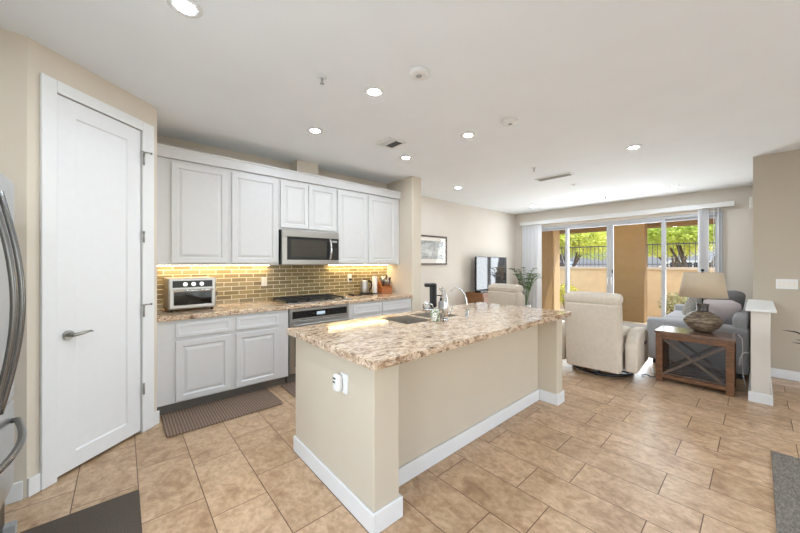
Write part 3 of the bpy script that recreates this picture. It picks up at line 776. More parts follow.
# outlet with plug-in device on island end
r = thing('island_outlet', 'white outlet plate on the near end of the island', 'outlet', (.969, 1.585, .68))
MB().box(.962, .9695, 1.548, 1.622, .64, .755).build('plate', M['white'], r, bevel=.002)
r = thing('plug_in_device', 'rounded white plug-in device with two dark slots, in the island outlet', 'plug-in device', (.961, 1.61, .69))
e = MB().soft((.940, 1.618, .698), (.04, .062, .10), .019, n=5).build('body', M['white'], r)
MB().box(.9185, .9205, 1.607, 1.637, .722, .732).build('slot', M['black'], r, bevel=.0005)
MB().box(.9185, .9205, 1.613, 1.637, .700, .709).build('slot', M['black'], r, bevel=.0005)

# ------------------------------------------------------------------ refrigerator
FXF = -.42
r = thing('refrigerator', 'stainless french-door refrigerator with long bowed handles, at the left edge', 'refrigerator', (-.8, 2.1, 0))
MB().box(-1.22, FXF - .062, 1.655, 2.555, .05, 1.815).build('cabinet', M['steel_dark'], r, bevel=.004)
for (a, b_) in ((1.655, 2.103), (2.108, 2.558)):
    MB().box(FXF - .06, FXF, a, b_, .70, 1.816).build('door', M['fridge'], r, bevel=.014, seg=4)
MB().box(FXF - .06, FXF, 1.655, 2.558, .25, .692).build('freezer_drawer', M['fridge'], r, bevel=.014, seg=4)
MB().box(FXF - .10, FXF - .03, 1.68, 2.535, .03, .245).build('base_grille', M['steel_dark'], r)
MB().box(FXF - .15, FXF + .01, 2.50, 2.55, .001, .06).build('foot', M['mid_grey'], r)
for yy in (2.03, 2.175):
    pts = [(FXF + .001, yy, .74)] + [(FXF + .022 + .062 * math.sin(PI * i / 16), yy, .74 + .96 * i / 16) for i in range(17)] + [(FXF + .001, yy, 1.70)]
    MB().tube(pts, .013, 12, rb=.011).build('handle', M['fridge_handle'], r, smooth=True)
pts = [(FXF + .001, 1.73, .60)] + [(FXF + .022 + .062 * math.sin(PI * i / 16), 1.73 + .75 * i / 16, .60) for i in range(17)] + [(FXF + .001, 2.48, .60)]
MB().tube(pts, .014, 12, rb=.012).build('drawer_handle', M['fridge_handle'], r, smooth=True)

# ------------------------------------------------------------------ mats and rugs
def rugmesh(x0, x1, y0, y1, th, m, name, label, cat, rad=.03):
    o = MB().prism(rounded_rect(x0, x1, y0, y1, rad, {(x0, y0), (x1, y0), (x1, y1), (x0, y1)}), .001, th).build(name, m, bevel=.004)
    return tag(o, label, cat)
rugmesh(.262, 1.20, 3.105, 3.60, .014, M['mat_brown'], 'kitchen_mat', 'ribbed brown kitchen mat in front of the two-door base cabinet', 'mat')
rugmesh(1.345, 2.25, 3.16, 3.60, .014, M['mat_brown'], 'kitchen_mat', 'ribbed brown kitchen mat in front of the oven, half hidden by the island', 'mat')
rugmesh(-.40, .076, .95, 2.506, .012, M['mat_dark'], 'floor_mat', 'dark brown woven mat on the floor in front of the refrigerator', 'mat', .01)
rugmesh(1.2, 3.60, -1.7, -.062, .012, M['rug_grey'], 'area_rug', 'grey woven rug corner on the tile at the right edge', 'rug', .01)

# ------------------------------------------------------------------ ceiling fixtures
def can_light(x, y, label, grp=None):
    r = thing('ceiling_light', label, 'ceiling light', (x, y, CEIL), 0, grp)
    MB().lathe([(.043, -.001), (.046, -.007), (.075, -.006), (.08, -.0012)], (x, y, CEIL), 36).build('trim_ring', M['trim'], r)
    MB().lathe([(.042, -.0045), (.042, -.0065), (.001, -.0065)], (x, y, CEIL), 32).build('diffuser', M['can'], r)
    return r
for x, y, lb in ((.247, 1.985, 'round recessed ceiling light nearest the pantry door, at the top edge'),
                 (1.48, 1.99, 'round recessed ceiling light above the near end of the island'),
                 (1.466, 2.965, 'round recessed ceiling light in front of the cabinets left of the microwave'),
                 (2.72, 2.01, 'round recessed ceiling light above the far half of the island'),
                 (2.707, 2.96, 'round recessed ceiling light nearest the stub wall by the cabinets'),
                 (4.443, .955, 'round recessed ceiling light over the living area in front of the half wall'),
                 (7.25, .97, 'far round recessed ceiling light beside the patio doors, right side'),
                 (4.464, 3.516, 'round recessed ceiling light near the pale wall with the picture'),
                 (7.22, 3.5, 'farthest round recessed ceiling light in the left corner above the television')):
    can_light(x, y, lb, 'recessed ceiling lights')
for x, y in ((.247, .97), (-.75, .97), (5.2, -2.2)): can_light(x, y, 'added unseen ceiling light, filling in the kitchen and dining side', 'recessed ceiling lights')  # cans added out of view to brighten the kitchen side
def disc(name, x, y, rad, h_, label, cat):
    r = thing(name, label, cat, (x, y, CEIL))
    MB().lathe([(rad, -.001), (rad, -.012), (rad * .92, -h_ * .8), (rad * .6, -h_), (.001, -h_)], (x, y, CEIL), 32).build('housing', M['white'], r)
    MB().lathe([(rad * .3, -h_ - .0005), (rad * .3, -h_ - .003), (.001, -h_ - .003)], (x, y, CEIL), 20).build('cover', M['mid_grey'], r)
disc('smoke_detector', 1.568, 1.579, .07, .03, 'round white smoke detector on the ceiling, the one nearest the viewer', 'smoke detector')
disc('smoke_detector', 2.753, 1.552, .07, .03, 'round white smoke detector on the ceiling above the island far end', 'smoke detector')
disc('ceiling_sensor', 5.779, 2.076, .05, .015, 'small flat white ceiling disc right of the slot vent', 'sensor')
def sprinkler(x, y, label):
    r = thing('sprinkler', label, 'sprinkler', (x, y, CEIL))
    MB().lathe([(.035, -.001), (.033, -.006), (.01, -.008)], (x, y, CEIL), 20).build('escutcheon', M['trim'], r)
    s_ = MB(); s_.cyl((x, y, CEIL - .009), (x, y, CEIL - .03), .008, 10); s_.lathe([(.003, -.045), (.016, -.047), (.016, -.049), (.001, -.05)], (x, y, CEIL), 14)
    s_.cyl((x - .009, y, CEIL - .03), (x - .003, y, CEIL - .046), .002, 6); s_.cyl((x + .009, y, CEIL - .03), (x + .003, y, CEIL - .046), .002, 6)
    s_.build('head', M['mid_grey'], r)
sprinkler(1.084, 2.085, 'small fire sprinkler head on the ceiling left of the island light')
sprinkler(4.359, 2.091, 'small fire sprinkler head on the ceiling beside the slot vent')
sprinkler(7.3, 2.03, 'small fire sprinkler head on the ceiling in front of the patio doors')
r = thing('ceiling_vent', 'square white air vent with dark louvres on the ceiling above the cooktop', 'vent', (2.25, 2.71, CEIL))
v_ = MB(); v_.box(2.13, 2.15, 2.59, 2.83, CEIL - .012, CEIL - .001); v_.box(2.35, 2.37, 2.59, 2.83, CEIL - .012, CEIL - .001); v_.box(2.15, 2.35, 2.59, 2.61, CEIL - .012, CEIL - .001); v_.box(2.15, 2.35, 2.81, 2.83, CEIL - .012, CEIL - .001)
v_.build('frame', M['trim'], r)
MB().box(2.15, 2.35, 2.61, 2.81, CEIL - .004, CEIL - .001).build('backing', M['vent_dark'], r)
for i in range(6):
    x = 2.165 + i * .033; l_ = MB(); mt = Matrix.Translation((x, 2.71, CEIL - .008)) @ Matrix.Rotation(.6 if i < 3 else -.6, 4, 'Y')
    l_.box(-.009, .009, -.098, .098, -.0008, .0008, mt); l_.build('louvre', M['trim'], r)
r = thing('slot_vent', 'long narrow grey slot vent on the ceiling over the living area', 'vent', (5.05, 2.12, CEIL))
v_ = MB(); x0, x1, y0, y1 = 4.94, 5.12, 1.83, 2.36
v_.box(x0, x1, y0, y0 + .02, CEIL - .012, CEIL - .001); v_.box(x0, x1, y1 - .02, y1, CEIL - .012, CEIL - .001); v_.box(x0, x0 + .02, y0 + .02, y1 - .02, CEIL - .012, CEIL - .001); v_.box(x1 - .02, x1, y0 + .02, y1 - .02, CEIL - .012, CEIL - .001)
v_.build('frame', M['trim'], r)
MB().box(x0 + .02, x1 - .02, y0 + .02, y1 - .02, CEIL - .004, CEIL - .001).build('backing', M['mid_grey'], r)
for i in range(5):
    l_ = MB(); mt = Matrix.Translation((x0 + .035 + i * .028, (y0 + y1) / 2, CEIL - .008)) @ Matrix.Rotation(.6, 4, 'Y'); l_.box(-.009, .009, -.243, .243, -.0008, .0008, mt); l_.build('louvre', M['mid_grey'], r)

# ------------------------------------------------------------------ wall things
r = thing('light_switch', 'wide white switch plate with four rockers on the taupe right wall', 'light switch', (5.985, -.225, 1.146))
MB().box(5.981, 5.9895, -.31, -.14, 1.085, 1.205).build('plate', M['white'], r, bevel=.002)
for i in range(4): MB().box(5.978, 5.9805, -.295 + i * .037, -.269 + i * .037, 1.113, 1.177).build('rocker', M['mat_board'], r, bevel=.001)
r = thing('wall_sensor', 'small white box on the wall corner above the sofa', 'sensor', (6.6, .06, 2.2))
MB().box(6.02, 6.12, .0455, .075, 2.1, 2.24).build('housing', M['white'], r, bevel=.006)
MB().box(6.045, 6.095, .0752, .078, 2.15, 2.17).build('lens', M['mid_grey'], r)
r = thing('framed_picture', 'grey landscape print with white mat in dark wooden frame on pale wall', 'picture', (4.75, 4.42, 1.66))
px0, px1, pz0, pz1 = 4.26, 5.22, 1.365, 1.965; yb, yf = 4.428, 4.402; fw = .035
f_ = MB(); f_.box(px0, px1, yf, yb, pz0, pz0 + fw); f_.box(px0, px1, yf, yb, pz1 - fw, pz1); f_.box(px0, px0 + fw, yf, yb, pz0 + fw, pz1 - fw); f_.box(px1 - fw, px1, yf, yb, pz0 + fw, pz1 - fw)
f_.build('frame', M['frame'], r, bevel=.003)
MB().box(px0 + fw, px1 - fw, 4.415, 4.426, pz0 + fw, pz1 - fw).build('mat_board', M['mat_board'], r)
MB().box(px0 + .16, px1 - .12, 4.412, 4.4145, pz0 + .12, pz1 - .11).build('print', M['art'], r)
MB().box(px0 + fw, px1 - fw, 4.406, 4.408, pz0 + fw, pz1 - fw).build('glass', M['glass'], r)

# ------------------------------------------------------------------ living room
def recliner(loc, rz, label):
    r = thing('recliner', label, 'recliner', loc, rz, 'beige recliners')
    lean = Matrix.Rotation(-.10, 4, 'Y')
    # swivel base
    b_ = MB(); ring = [(.33 * math.cos(2 * PI * i / 40), .33 * math.sin(2 * PI * i / 40), .02) for i in range(41)]
    b_.tube(ring, .018, 8); b_.box(-.33, .33, -.03, .03, .012, .035); b_.box(-.03, .03, -.33, .33, .012, .035); b_.cyl((0, 0, .03), (0, 0, .13), .05)
    b_.build('swivel_base', M['black'], r, local=True)
    MB().soft((-.02, 0, .27), (.92, .60, .30), .04, n=6).build('seat_box', M['recl'], r, local=True)
    MB().soft((.06, 0, .46), (.70, .56, .16), .06, (0, 0, .02), n=8).build('seat_cushion', M['recl'], r, local=True)
    bk = MB(); bk.soft((-.43, 0, .525), (.17, .60, .84), .045, (.015, 0, 0), n=8, mtx=lean); bk.build('backrest', M['recl'], r, local=True)
    bp = MB(); bp.soft((-.525, 0, .51), (.035, .56, .80), .016, (.01, 0, 0), n=8, mtx=lean); bp.build('back_panel', M['recl'], r, local=True)
    hd = MB(); hd.soft((-.455, 0, .965), (.22, .61, .13), .055, (0, 0, .01), n=8, mtx=lean); hd.build('headrest', M['recl'], r, local=True)
    MB().soft((-.30, 0, .72), (.16, .52, .34), .07, (.03, 0, 0), n=8, mtx=lean).build('lumbar_cushion', M['recl'], r, local=True)
    for s_ in (-1, 1):
        a = MB(); poly = []
        top = [(-.40, .46), (-.34, .53), (-.22, .58), (0, .59), (.2, .57), (.32, .53), (.38, .46)]
        prof = [(-.42, .13)] + [(-.42, .42)] + top + [(.39, .13)]
        y0, y1 = (s_ * .32, s_ * .445)
        a.loops([[(x, y0, z) for x, z in prof], [(x, (y0 + y1) / 2, z + (.012 if z > .3 else 0)) for x, z in prof], [(x, y1, z) for x, z in prof]])
        a.build('armrest', M['recl'], r, local=True, bevel=.03, seg=4, smooth=True)
    MB().soft((.44, 0, .30), (.07, .60, .30), .03, n=6).build('footrest', M['recl'], r, local=True)
    MB().box(.0, .13, -.458, -.4475, .40, .43).build('recline_lever', M['black'], r, local=True, bevel=.004)
    return r
recliner((4.775, 1.371, 0), .06, 'beige fabric recliner seen from behind, in front of the patio doors')
recliner((5.42, 2.84, 0), -.12, 'beige fabric recliner half hidden behind the island, facing the television')
tag(MB().tube([(5.25, .93, .008), (5.0, .86, .01), (4.92, .80, .012), (4.84, .86, .012), (4.9, .93, .012), (4.83, .955, .01)], .007, 8).build('power_cord', M['black']), 'short black power cord lying on the tile beside the near recliner', 'cord')

# sofa along the right wall, seen end-on
SX0, SX1 = 5.53, 7.92
r = thing('sofa', 'grey fabric sofa seen end-on along the right wall behind the end table', 'sofa', (6.7, .55, 0))
MB().soft(((SX0 + SX1) / 2, .57, .23), (SX1 - SX0 - .1, .88, .28), .03, n=6).build('seat_base', M['sofa'], r)
MB().soft((SX0 + .10, .555, .35), (.22, .97, .56), .04, n=8).build('armrest', M['sofa'], r)
MB().soft((SX1 - .10, .555, .35), (.22, .97, .56), .04, n=8).build('armrest', M['sofa'], r)
lean = Matrix.Rotation(.10, 4, 'X')
MB().soft(((SX0 + SX1) / 2, .145, .43), (SX1 - SX0, .13, .68), .05, n=8).build('backrest', M['sofa'], r)
for i in range(2):
    x = 6.19 + i * 1.07
    MB().soft((x, .66, .44), (1.06, .78, .17), .05, (0, 0, .02), n=8).build('seat_cushion', M['sofa'], r)
    MB().soft((6.75 + i * .73, .33, .66), (.72, .20, .38), .08, (0, .03, .02), n=8, mtx=lean).build('back_cushion', M['sofa'], r)
for x in (SX0 + .1, SX1 - .1):
    for y in (.15, .95): MB().box(x - .03, x + .03, y - .03, y + .03, .001, .088).build('leg', M['black'], r)
def pillow(name, c, size, rot, m, label):
    mt = Matrix.Rotation(rot[2], 4, 'Z') @ Matrix.Rotation(rot[1], 4, 'Y') @ Matrix.Rotation(rot[0], 4, 'X')
    tag(MB().soft(c, size, .055, (0, .05, 0), n=10, mtx=mt).build(name, m), label, 'pillow', 'sofa throw pillows')
pillow('throw_pillow', (5.98, .34, .72), (.36, .20, .36), (.25, .0, -.95), M['pillow_g'], 'plump light grey throw pillow at the near end of the sofa')
pillow('throw_pillow', (6.25, .29, .83), (.36, .15, .38), (.25, .0, -.7), M['pillow_g2'], 'darker grey throw pillow standing higher behind the plump grey pillow')
pillow('throw_pillow', (6.62, .62, .76), (.40, .12, .38), (.35, .0, -.35), M['pillow_p'], 'patterned throw pillow just right of the lamp neck')

# end table
r = thing('end_table', 'rustic wooden end table with dark top and crossed side braces', 'table', (5.0, .49, 0))
TX0, TX1, TY0, TY1 = 4.78, 5.22, .165, .812
lg = .062
for x in (TX0, TX1 - lg):
    for y in (TY0, TY1 - lg): MB().box(x, x + lg, y, y + lg, .001, .567).build('leg', M['wood'], r, bevel=.003)
for z0, z1, nm in ((.507, .567, 'top_rail'), (.045, .085, 'bottom_rail')):
    for x in (TX0 + .004, TX1 - lg + .012): MB().box(x, x + .045, TY0 + lg, TY1 - lg, z0, z1).build(nm, M['wood'], r, bevel=.003)
    for y in (TY0 + .006, TY1 - lg + .012): MB().box(TX0 + lg, TX1 - lg, y, y + .045, z0, z1).build(nm, M['wood'], r, bevel=.003)
MB().box(TX0 - .008, TX1 + .008, TY0 - .008, TY1 + .008, .568, .597).build('tabletop', M['wood_top'], r, bevel=.004)
def brace(p0, p1, wd, th, nm='cross_brace'):
    p0, p1 = Vector(p0), Vector(p1); d = (p1 - p0).normalized(); n = Vector((1, 0, 0)); s_ = d.cross(n)
    b_ = MB(); b_.loops([[p + n * a * th / 2 + s_ * c * wd / 2 for a, c in ((-1, -1), (1, -1), (1, 1), (-1, 1))] for p in (p0, p1)]); b_.build(nm, M['wood_x'], r)
for x in (TX0 + .022, TX1 - .025):
    brace((x, TY0 + lg - .002, .505), (x, TY1 - lg + .002, .088), .026, .018); brace((x + .019, TY0 + lg - .002, .088), (x + .019, TY1 - lg + .002, .505), .026, .018)
MB().box(TX0 + .05, TX1 - .05, TY0 + .055, TY1 - .055, .087, .1).build('shelf', M['wood_top'], r)
MB().box(TX0 + .047, TX0 + .05, TY0 + lg, TY1 - lg, .1005, .506).build('mesh_panel', M['smoke'], r)

# table lamp
LX, LY = 5.08, .43
r = thing('table_lamp', 'table lamp with woven dark pot base and linen shade on the end table', 'lamp', (LX, LY, .598))
MB().lathe([(.07, .0005), (.085, .012), (.13, .05), (.165, .10), (.172, .125), (.168, .145), (.14, .19), (.095, .222), (.06, .236), (.05, .242)], (LX, LY, .598), 40).build('base', M['lampbase'], r)
MB().lathe([(.056, .2425), (.05, .25), (.052, .30), (.058, .318), (.05, .325)], (LX, LY, .598), 28).build('neck', M['steel_dark'], r)
MB().cyl((LX, LY, .924), (LX, LY, 1.30), .006, 10).build('rod', M['black'], r)
sh = MB(); n = 48
ls = [[(LX + rr * math.cos(2 * PI * i / n), LY + rr * math.sin(2 * PI * i / n), z) for i in range(n)] for rr, z in ((.212, 1.005), (.168, 1.288))]
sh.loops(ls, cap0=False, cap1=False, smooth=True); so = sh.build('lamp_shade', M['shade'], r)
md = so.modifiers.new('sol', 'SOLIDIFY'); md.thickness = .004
sp_ = MB()
for a in (0, 2.1, 4.2): sp_.cyl((LX, LY, 1.27), (LX + .163 * math.cos(a), LY + .163 * math.sin(a), 1.283), .003, 6)
sp_.build('shade_spider', M['black'], r)
MB().lathe([(.008, 1.3005), (.015, 1.306), (.016, 1.32), (.008, 1.328), (.001, 1.33)], (LX, LY, 0), 16).build('finial', M['black'], r)
tag(MB().tube([(5.21, .15, .59), (5.2, .12, .55), (5.17, .115, .45), (5.15, .12, .3), (5.14, .11, .15), (5.2, .09, .012)], .005, 8).build('lamp_cord', M['cord_white']), 'white cord hanging down beside the end table right leg', 'cord')
tag(MB().tube([(4.95, .135, .30), (4.95, .128, .38), (4.96, .11, .43), (4.98, .09, .445), (5.0, .062, .44)], .006, 8).build('wall_cable', M['cord_white']), 'short white cable looping from end table to the half wall', 'cord')

# console, television, cable box, corner plant
r = thing('tv_console', 'low brown wooden media console under the television along the pale wall', 'console', (6.6, 4.15, 0))
CXa, CXb = 5.875, 7.26
MB().box(CXa, CXb, 3.965, 4.40, .06, .70).build('body', M['console'], r, bevel=.004)
MB().box(CXa - .015, CXb + .015, 3.95, 4.405, .701, .745).build('top', M['console'], r, bevel=.004)
for i in range(3):
    x0 = CXa + .03 + i * .448
    d_ = MB().panel(x0, x0 + .43, .09, .675, 3.945, .018, [(.05, 0), (.055, .006)]).build('door', M['console'], r)
    MB().cyl((x0 + .39, 3.9445, .4), (x0 + .39, 3.925, .4), .012, 12).build('knob', M['black'], d_)
for x in (CXa + .03, CXb - .09):
    for y in (3.98, 4.33): MB().box(x, x + .06, y, y + .05, .001, .059).build('leg', M['black'], r)
r = thing('television', 'large flat television on the console, its dark screen reflecting the blinds', 'television', (7.0, 4.25, .746))
MB().box(6.01, 7.31, 4.215, 4.26, .785, 1.55).build('bezel', M['black'], r, bevel=.004)
MB().box(6.022, 7.298, 4.2125, 4.2148, .80, 1.538).build('screen', M['tv_screen'], r)
for x in (6.28, 7.04): MB().loops([[(x - .02, 4.11, .7462), (x + .02, 4.11, .7462), (x + .02, 4.36, .7462), (x - .02, 4.36, .7462)], [(x - .015, 4.222, .784), (x + .015, 4.222, .784), (x + .015, 4.252, .784), (x - .015, 4.252, .784)]]).build('foot', M['black'], r)
r = thing('cable_box', 'flat black box lying on the console in front of the television', 'cable box', (6.0, 4.1, .746))
MB().box(5.9, 6.24, 4.02, 4.18, .7475, .785).build('body', M['black'], r, bevel=.004)
MB().box(5.92, 5.99, 4.0175, 4.0197, .758, .772).build('display', M['mid_grey'], r)
def leafblade(mb, pts, w0, up=Vector((0, 0, 1))):
    pts = [Vector(p) for p in pts]; rows = []
    for i, p in enumerate(pts):
        d = (pts[min(i + 1, len(pts) - 1)] - pts[max(i - 1, 0)]).normalized(); s_ = d.cross(up)
        s_ = s_.normalized() if s_.length > 1e-4 else Vector((1, 0, 0))
        t_ = i / (len(pts) - 1); wd = w0 * (math.sin(PI * min(1, .12 + .88 * t_)) ** .7 + .03) 
        nn = s_.cross(d) * (wd * .25)
        rows.append([p - s_ * wd / 2 + nn, p, p + s_ * wd / 2 + nn])
    vs = [[mb.bm.verts.new(q) for q in row] for row in rows]
    for a, b_ in zip(vs, vs[1:]):
        for k in range(2):
            f = mb.bm.faces.new((a[k], a[k + 1], b_[k + 1], b_[k])); f.smooth = True
def potted(name, label, loc, n, h_, spread, m, potr=.15, poth=.3, wid=.05, seed=1, frond=False):
    random.seed(seed)
    r = thing(name, label, 'plant', loc)
    MB().lathe([(potr * .7, .001), (potr * .75, .01), (potr, poth * .9), (potr * 1.04, poth * .92), (potr * 1.04, poth), (potr * .92, poth), (potr * .9, poth * .9)], (0, 0, 0), 28).build('pot', M['pot'], r, local=True)
    MB().cyl((0, 0, poth * .80), (0, 0, poth * .89), potr * .89, 24).build('soil', M['soil'], r, local=True)
    for i in range(n):
        a = 2 * PI * i / n + random.uniform(-.3, .3); sp = spread * random.uniform(.6, 1.05); hh = h_ * random.uniform(.75, 1.05)
        p = [Vector((math.cos(a) * potr * .3, math.sin(a) * potr * .3, poth * .885))]
        for k in range(1, 9):
            t_ = k / 8; rad = potr * .3 + sp * t_ ** 1.5
            p.append(Vector((math.cos(a) * rad, math.sin(a) * rad, poth * .885 + hh * (1.35 * t_ - .45 * t_ ** 3))))
        mb = MB()
        if frond:
            mb.tube(p, .005, 6)
            for k in range(3, 9):
                for sg in (-1, 1):
                    d = (p[k] - p[k - 1]).normalized(); s_ = d.cross(Vector((0, 0, 1))).normalized() * sg
                    L = .17 * (1.2 - .09 * k)
                    leafblade(mb, [p[k], p[k] + (s_ * .6 + d * .5) * L * .5, p[k] + (s_ * .8 + d * .8) * L - Vector((0, 0, .03))], .034)
            leafblade(mb, [p[8], p[8] + (p[8] - p[7]) * .8, p[8] + (p[8] - p[7]) * 1.6 - Vector((0, 0, .03))], .03)
        else: leafblade(mb, p, wid)
        mb.build('frond' if frond else 'leaf', m, r, local=True)
    return r
potted('potted_palm', 'green potted palm in the corner beside the television and blinds', (7.64, 3.90, 0), 18, 1.04, .30, M['palm'], .14, .36, seed=4, frond=True)
potted('potted_plant', 'dark-leaved plant reaching into the right edge behind the half wall', (4.42, -.60, 0), 16, .58, .52, M['palm_dark'], .17, .34, .08, seed=9)

# ------------------------------------------------------------------ sliding doors, valance, blinds
sd = sempty('door_2', (8.2, 2.2, 0))
f_ = MB(); ya, yb_ = .422, 4.028
f_.box(8.17, 8.28, ya, yb_, 2.285, 2.338); f_.box(8.17, 8.28, ya, yb_, .0015, .03); f_.box(8.17, 8.28, ya, ya + .04, .03, 2.285); f_.box(8.17, 8.28, yb_ - .04, yb_, .03, 2.285)
f_.build('outer_frame', M['alu'], sd)
def slide(y0, y1, xc):
    m_ = MB(); t_ = .062
    m_.box(xc - .02, xc + .02, y0, y0 + t_, .032, 2.283); m_.box(xc - .02, xc + .02, y1 - t_, y1, .032, 2.283)
    m_.box(xc - .02, xc + .02, y0 + t_, y1 - t_, .032, .12); m_.box(xc - .02, xc + .02, y0 + t_, y1 - t_, 2.235, 2.283)
    fr = m_.build('sash', M['alu'], sd)
    MB().box(xc - .004, xc + .004, y0 + t_, y1 - t_, .12, 2.235).build('pane', M['glass'], fr)
    return fr
slide(3.08, 3.986, 8.25); s2 = slide(2.195, 3.14, 8.20); s3 = slide(1.235, 2.19, 8.20); slide(.464, 1.295, 8.25)
for s_, y in ((s2, 2.225), (s3, 2.16)):
    h_ = MB(); h_.tube([(8.178, y, .92), (8.15, y, .93), (8.145, y, 1.0), (8.15, y, 1.07), (8.178, y, 1.08)], .009, 8); h_.build('door_handle', M['white'], s_)
MB().box(8.16, 8.1795, 2.13, 2.15, 1.18, 1.26).build('lock', M['black'], s3)
tag(MB().box(8.03, 8.148, .275, 4.24, 2.405, 2.488).build('blind_valance', M['trim'], bevel=.004), 'long white valance box above the sliding patio doors', 'valance')
def blinds(ys, ang, label, amp=.08):
    r = thing('vertical_blinds', label, 'blinds', (8.09, ys[0], 2.40), 0, 'vertical blinds')
    for i, y in enumerate(ys):
        mt = Matrix.Translation((8.09, y, 0)) @ Matrix.Rotation((ang if y > .56 or y > 2 else .12) + amp * math.sin(i * 2.1), 4, 'Z')
        v_ = MB(); v_.box(-.044, .044, -.0012, .0012, .03, 2.395, mt); v_.build('vane', M['blind'], r)
    return r
blinds([4.16 - i * .031 for i in range(15)], -.75, 'stack of white vertical blinds at the left side of patio doors', .45)
blinds([.72 - i * .018 for i in range(6)] + [.535, .48, .44], -.6, 'stack of white vertical blinds at the right side, behind the lamp')

# ------------------------------------------------------------------ outdoors
struct(MB().box(8.3, 10.3, -2, 6.5, -.12, -.02).build('patio_floor', M['paver']))
struct(MB().box(8.32, 60, -40, 45, -.3, -.125).build('ground', M['gravel']))
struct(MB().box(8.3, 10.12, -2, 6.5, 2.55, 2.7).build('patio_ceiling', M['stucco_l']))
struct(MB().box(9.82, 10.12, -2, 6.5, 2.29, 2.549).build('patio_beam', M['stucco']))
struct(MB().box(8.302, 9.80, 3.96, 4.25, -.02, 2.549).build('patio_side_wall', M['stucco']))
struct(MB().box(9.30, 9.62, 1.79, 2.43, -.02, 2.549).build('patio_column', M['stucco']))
struct(MB().box(9.42, 9.80, 3.92, 3.9595, -.02, 2.549).build('patio_sunlit_strip', M['stucco_l']))  # pale box whose colour stands in for sunlight on the side wall
r = sempty('garden_wall', (11.5, 2, 0))
MB().box(11.5, 11.7, -14, 20, -.12, 1.22).build('wall_face', M['block'], r)
MB().box(11.47, 11.73, -14, 20, 1.221, 1.29).build('wall_cap', M['cap'], r)
r = thing('metal_railing', 'dark metal railing standing on top of the pale garden wall', 'railing', (11.6, 2, 1.29))
MB().box(11.59, 11.61, -2, 8, 1.93, 1.96).build('top_rail', M['rail'], r); MB().box(11.59, 11.61, -2, 8, 1.36, 1.385).build('bottom_rail', M['rail'], r)
pk = MB().box(11.593, 11.607, -.007, .007, 1.2905, 1.98)
pk0 = pk.build('picket', M['rail'], r)
base_loc = pk0.location.copy(); 
pk0.location = (0, 0.2, 0)
for i in range(1, 64):
    c = pk0.copy(); COL.objects.link(c); c.parent = r; c.location = (0, .2 + i * .115, 0)
r = thing('patio_light', 'small round warm light on the patio ceiling outside', 'patio light', (9.25, 1.97, 2.54))
MB().lathe([(.10, -.0015), (.095, -.012), (.07, -.02)], (9.2, 1.62, 2.55), 24).build('trim_ring', M['white'], r)
MB().lathe([(.068, -.0205), (.06, -.04), (.001, -.05)], (9.2, 1.62, 2.55), 24).build('diffuser', M['patio_lamp'], r)

def foliage(mb, c, rad, n, size, rng, flat=.7):
    for _ in range(n):
        while True:
            p = Vector((rng.uniform(-1, 1), rng.uniform(-1, 1), rng.uniform(-1, 1)))
            if .15 < p.length < 1: break
        p = Vector((p.x * rad, p.y * rad, p.z * rad * flat)) + Vector(c)
        a = Vector((rng.uniform(-1, 1), rng.uniform(-1, 1), rng.uniform(-.5, .5))).normalized(); b_ = a.cross(Vector((rng.uniform(-1, 1), rng.uniform(-1, 1), rng.uniform(-1, 1)))).normalized()
        s_ = size * rng.uniform(.6, 1.3)
        q = [p - a * s_, p - b_ * s_ * .35, p + a * s_, p + b_ * s_ * .35]
        mb.bm.faces.new([mb.bm.verts.new(v) for v in q])
def tree(x, y, h_, crown, n, m, label, seed):
    rng = random.Random(seed); r = thing('tree', label, 'tree', (x, y, -.12), 0, 'trees beyond the garden wall')
    t_ = MB(); blobs = []
    for k in range(4):
        a = rng.uniform(0, 2 * PI); L = rng.uniform(.5, .9) * crown
        p0 = Vector((0, 0, 0.0)); p1 = Vector((.12 * math.cos(a), .25 * math.sin(a), h_ * .28)); p2 = Vector((L * .4 * math.cos(a), L * .7 * math.sin(a), h_ * .5)); p3 = Vector((L * .7 * math.cos(a), L * 1.1 * math.sin(a), h_ * .72))
        t_.tube([p0, p1, p2, p3], [.065, .05, .035, .018], 8); blobs.append(p3); blobs.append(p2 + Vector((0, 0, .5))); blobs.append(Vector((p3.x * .5 - .4, -p3.y * .6, 2.45))); blobs.append(Vector((-.6, (k - 1.5) * .9, 2.35)))
    t_.build('trunk', M['bark'], r, local=True)
    f_ = MB()
    for b_ in blobs: foliage(f_, b_ + Vector((rng.uniform(-.3, .3), rng.uniform(-.4, .4), rng.uniform(0, .5))), crown * .66, int(n * 2.6) // len(blobs), .075, rng)
    f_.build('crown', m, r, local=True)
tree(14.6, 5.5, 4.0, 1.25, 9000, M['leaf'], 'bright green tree nearest the garden wall, seen through the left panes', 11)
tree(14.6, 1.4, 4.2, 1.25, 9000, M['leaf2'], 'bright green tree nearest the garden wall, seen above the lamp', 13)
tree(19.8, 7.4, 4.6, 1.6, 10000, M['leaf2'], 'green tree farther back behind the left part of the railing', 14)
tree(19.8, 2.6, 4.6, 1.6, 10000, M['leaf'], 'green tree farther back behind the right part of the railing', 12)

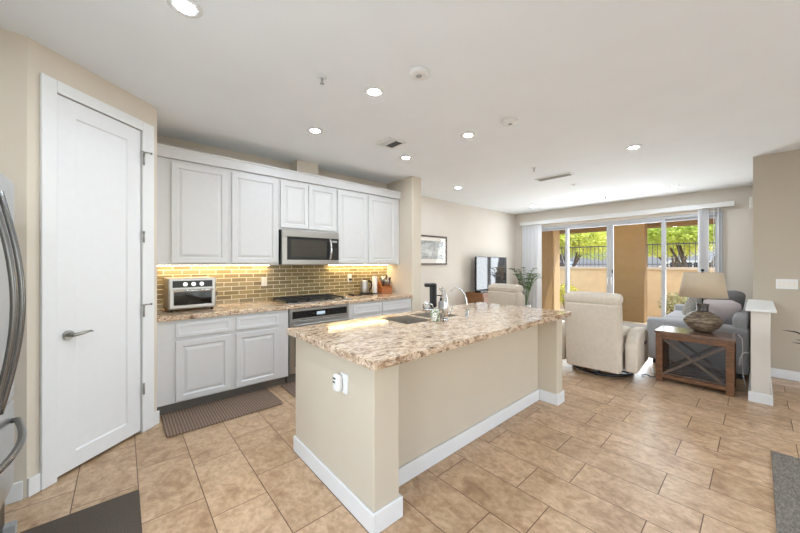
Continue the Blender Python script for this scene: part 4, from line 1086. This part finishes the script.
def bush(name, x, y, h_, n, m, label, seed):
    rng = random.Random(seed); r = thing(name, label, 'shrub', (x, y, -.12)); s_ = MB()
    for k in range(6):
        a = k * 1.05; s_.tube([(0, 0, 0), (.08 * math.cos(a), .08 * math.sin(a), h_ * .35), (.2 * math.cos(a), .2 * math.sin(a), h_ * .7)], [.012, .009, .005], 6)
    s_.build('stem', M['bark'], r, local=True)
    f_ = MB(); foliage(f_, (0, 0, h_ * .6), h_ * .5, n, .045, rng, .85); f_.build('foliage', m, r, local=True)
bush('shrub', 10.75, 4.13, .85, 900, M['bush'], 'yellow-green shrub at the foot of the garden wall, left panes', 21)
bush('shrub', 10.8, 1.42, .75, 700, M['sage'], 'grey-green shrub in front of the garden wall behind the sofa', 22)
bush('shrub', 10.8, .75, .6, 500, M['sage'], 'small grey-green shrub by the garden wall behind the lamp', 23)
def car(x, y, m, label):
    r = thing('car', label, 'car', (x, y, -.12))
    prof = [(-2.2, .35), (-2.2, .95), (-1.9, 1.02), (-1.35, 1.1), (-.8, 1.68), (1.2, 1.72), (1.9, 1.15), (2.2, 1.05), (2.25, .4)]
    b_ = MB(); b_.loops([[(-.85, yy, z) for yy, z in prof], [(-.9, yy, z - .02) for yy, z in prof], [(.9, yy, z - .02) for yy, z in prof], [(.85, yy, z) for yy, z in prof]]); b_.build('body', m, r, local=True, bevel=.05, seg=3)
    g = MB()
    for xx in (-.885, .87): g.box(xx - .012, xx + .027, -.75, .15, 1.14, 1.58); g.box(xx - .012, xx + .027, .22, 1.15, 1.14, 1.58)
    g.build('window', M['car_glass'], r, local=True)
    for yy in (-1.4, 1.45):
        for xx in (-.9, .9): MB().cyl((xx - .1, yy, .34), (xx + .1, yy, .34), .33, 24).build('wheel', M['tyre'], r, local=True)
car(25.0, 10.2, M['car_g'], 'silver car parked on the street beyond the railing, left panes')
car(24.5, 2.2, M['car_w'], 'white car parked on the street beyond the railing, right panes')
struct(MB().box(30, 30.3, -25, 40, -.12, 2.4).build('wall_street', M['nbr']))
